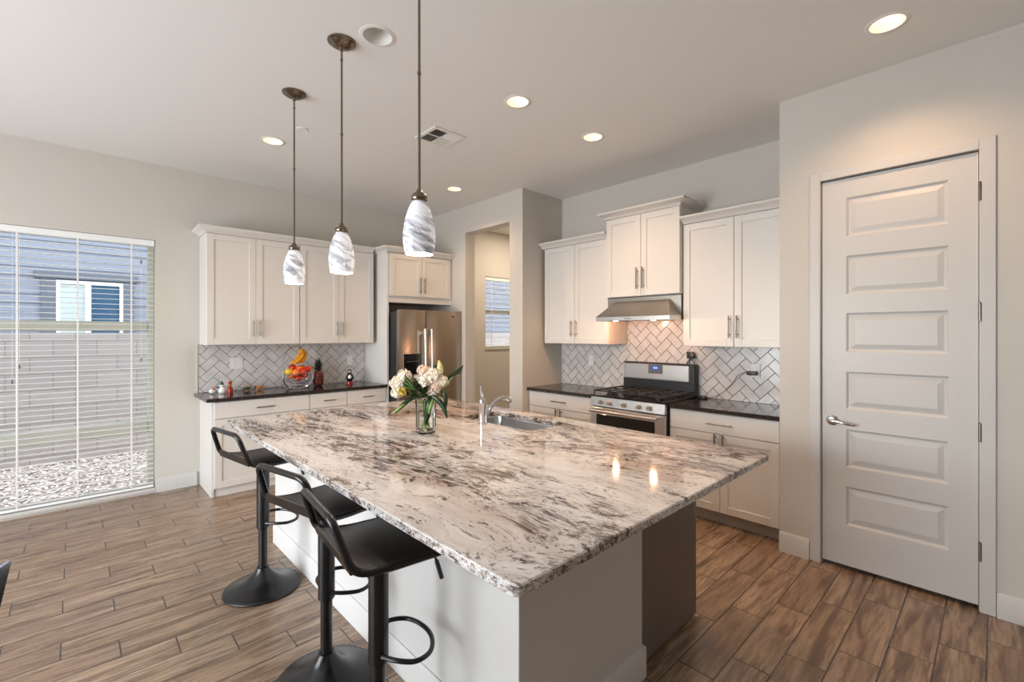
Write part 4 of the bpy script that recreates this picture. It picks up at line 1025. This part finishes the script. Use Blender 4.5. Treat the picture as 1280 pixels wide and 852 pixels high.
leaf([at(.03, .22, -.03), at(.025, .17, -.045), at(.015, .11, -.04), at(.0, .05, -.03)], .020)
leaf([at(.06, .23, -.03), at(.045, .18, -.065), at(.035, .15, -.07), at(.03, .12, -.07)], .012, 'leaf_light')
leaf([at(-.01, .2, 0), at(-.005, .15, .01), at(.0, .09, .0), at(.01, .04, .0)], .014)
for k in range(5): leaf([at(.10, .30, .02), at(.14 + .004 * k, .325 + .006 * k, .02), at(.18 + .005 * k, .348 + .008 * k, .02), at(.215 + .002 * k, .352 + .012 * k, .02)], .006)
for k in range(6): leaf([at(-.035, .25, -.04), at(-.07, .265 + .004 * k, -.055), at(-.105, .275 + .012 * k, -.065), at(-.125 + .004 * k, .285 + .014 * k, -.07)], .005, 'leaf' if k % 2 else 'leaf_light')
for k in range(5): leaf([at(.0, .32, .03), at(.03 + .005 * k, .36, .04), at(.04 + .008 * k, .39, .04), at(.045 + .012 * k, .405, .04)], .004)
random.seed(12); b = MB()
for k in range(70):
    a = random.uniform(-.075, .06); z = random.uniform(.19, .27); d = random.uniform(-.05, .02); e = Vector((random.uniform(-1, 1), random.uniform(-1, 1), random.uniform(-.2, 1))).normalized()
    p = at(a, z, d); s = e.orthogonal().normalized() * .003; b.poly([p - s, p + e * .02 - s * .6, p + e * .034, p + e * .02 + s * .6, p + s])
b.build('fern_filler', 'leaf', bq, smooth=False)
for k, (c, r_) in enumerate((((-.03, .245, -.03), .045), ((-.065, .285, -.01), .045), ((.01, .235, -.02), .042), ((-.09, .25, -.02), .036), ((-.03, .29, .0), .045))):
    random.seed(30 + k); b = MB(); cc = at(*c)
    for q in range(90):
        e = Vector((random.gauss(0, 1), random.gauss(0, 1), random.gauss(0, .8))).normalized(); p = cc + e * r_ * random.uniform(.3, 1); s = e.orthogonal().normalized() * .007
        b.poly([p, p + e * .012 - s, p + e * .026, p + e * .012 + s])
    b.build('foliage_tuft', 'leaf', bq, smooth=False)

# ------------------------------------------------------------------ dining chair at the left edge
# local +x runs along the top of the back towards the room corner, local +y points over the seat
ang = math.atan2(.91, .41)
dc = thing('dining_chair', 'black chair with a thin metal edge strip, just its back corner at the left edge', 'chair', (-.134, 1.913, 0), ang)
tl = math.tan(R(11)); CT = .852
def cb(x0, x1, y0, y1, z0, z1):
    """board leaning with the chair back: y is measured from the leaning plane"""
    o_ = lambda z: (CT - z) * tl
    b_ = MB(); A = [b_.b.verts.new((x, y + o_(z), z)) for x, y, z in ((x0, y0, z0), (x1, y0, z0), (x1, y1, z0), (x0, y1, z0), (x0, y0, z1), (x1, y0, z1), (x1, y1, z1), (x0, y1, z1))]
    for f in ((3, 2, 1, 0), (4, 5, 6, 7), (0, 1, 5, 4), (1, 2, 6, 5), (2, 3, 7, 6), (3, 0, 4, 7)): b_.b.faces.new([A[i] for i in f])
    return b_
cb(-.44, -.004, .002, .022, .40, CT - .004).build('backrest', 'seat', dc)
cb(-.444, -.0, -.004, .006, .39, CT).build('edge_strip', 'chrome', dc)
MB().box(-.445, .0, .085, .50, .43, .475, .012, seg=2).build('seat', 'seat', dc)
for lx in (-.43, -.03):
    MB().tube([(lx, .11, .43), (lx, .07, 0)], .012, 10).build('leg', 'chrome', dc)
    MB().tube([(lx, .47, .43), (lx, .49, 0)], .012, 10).build('leg', 'chrome', dc)
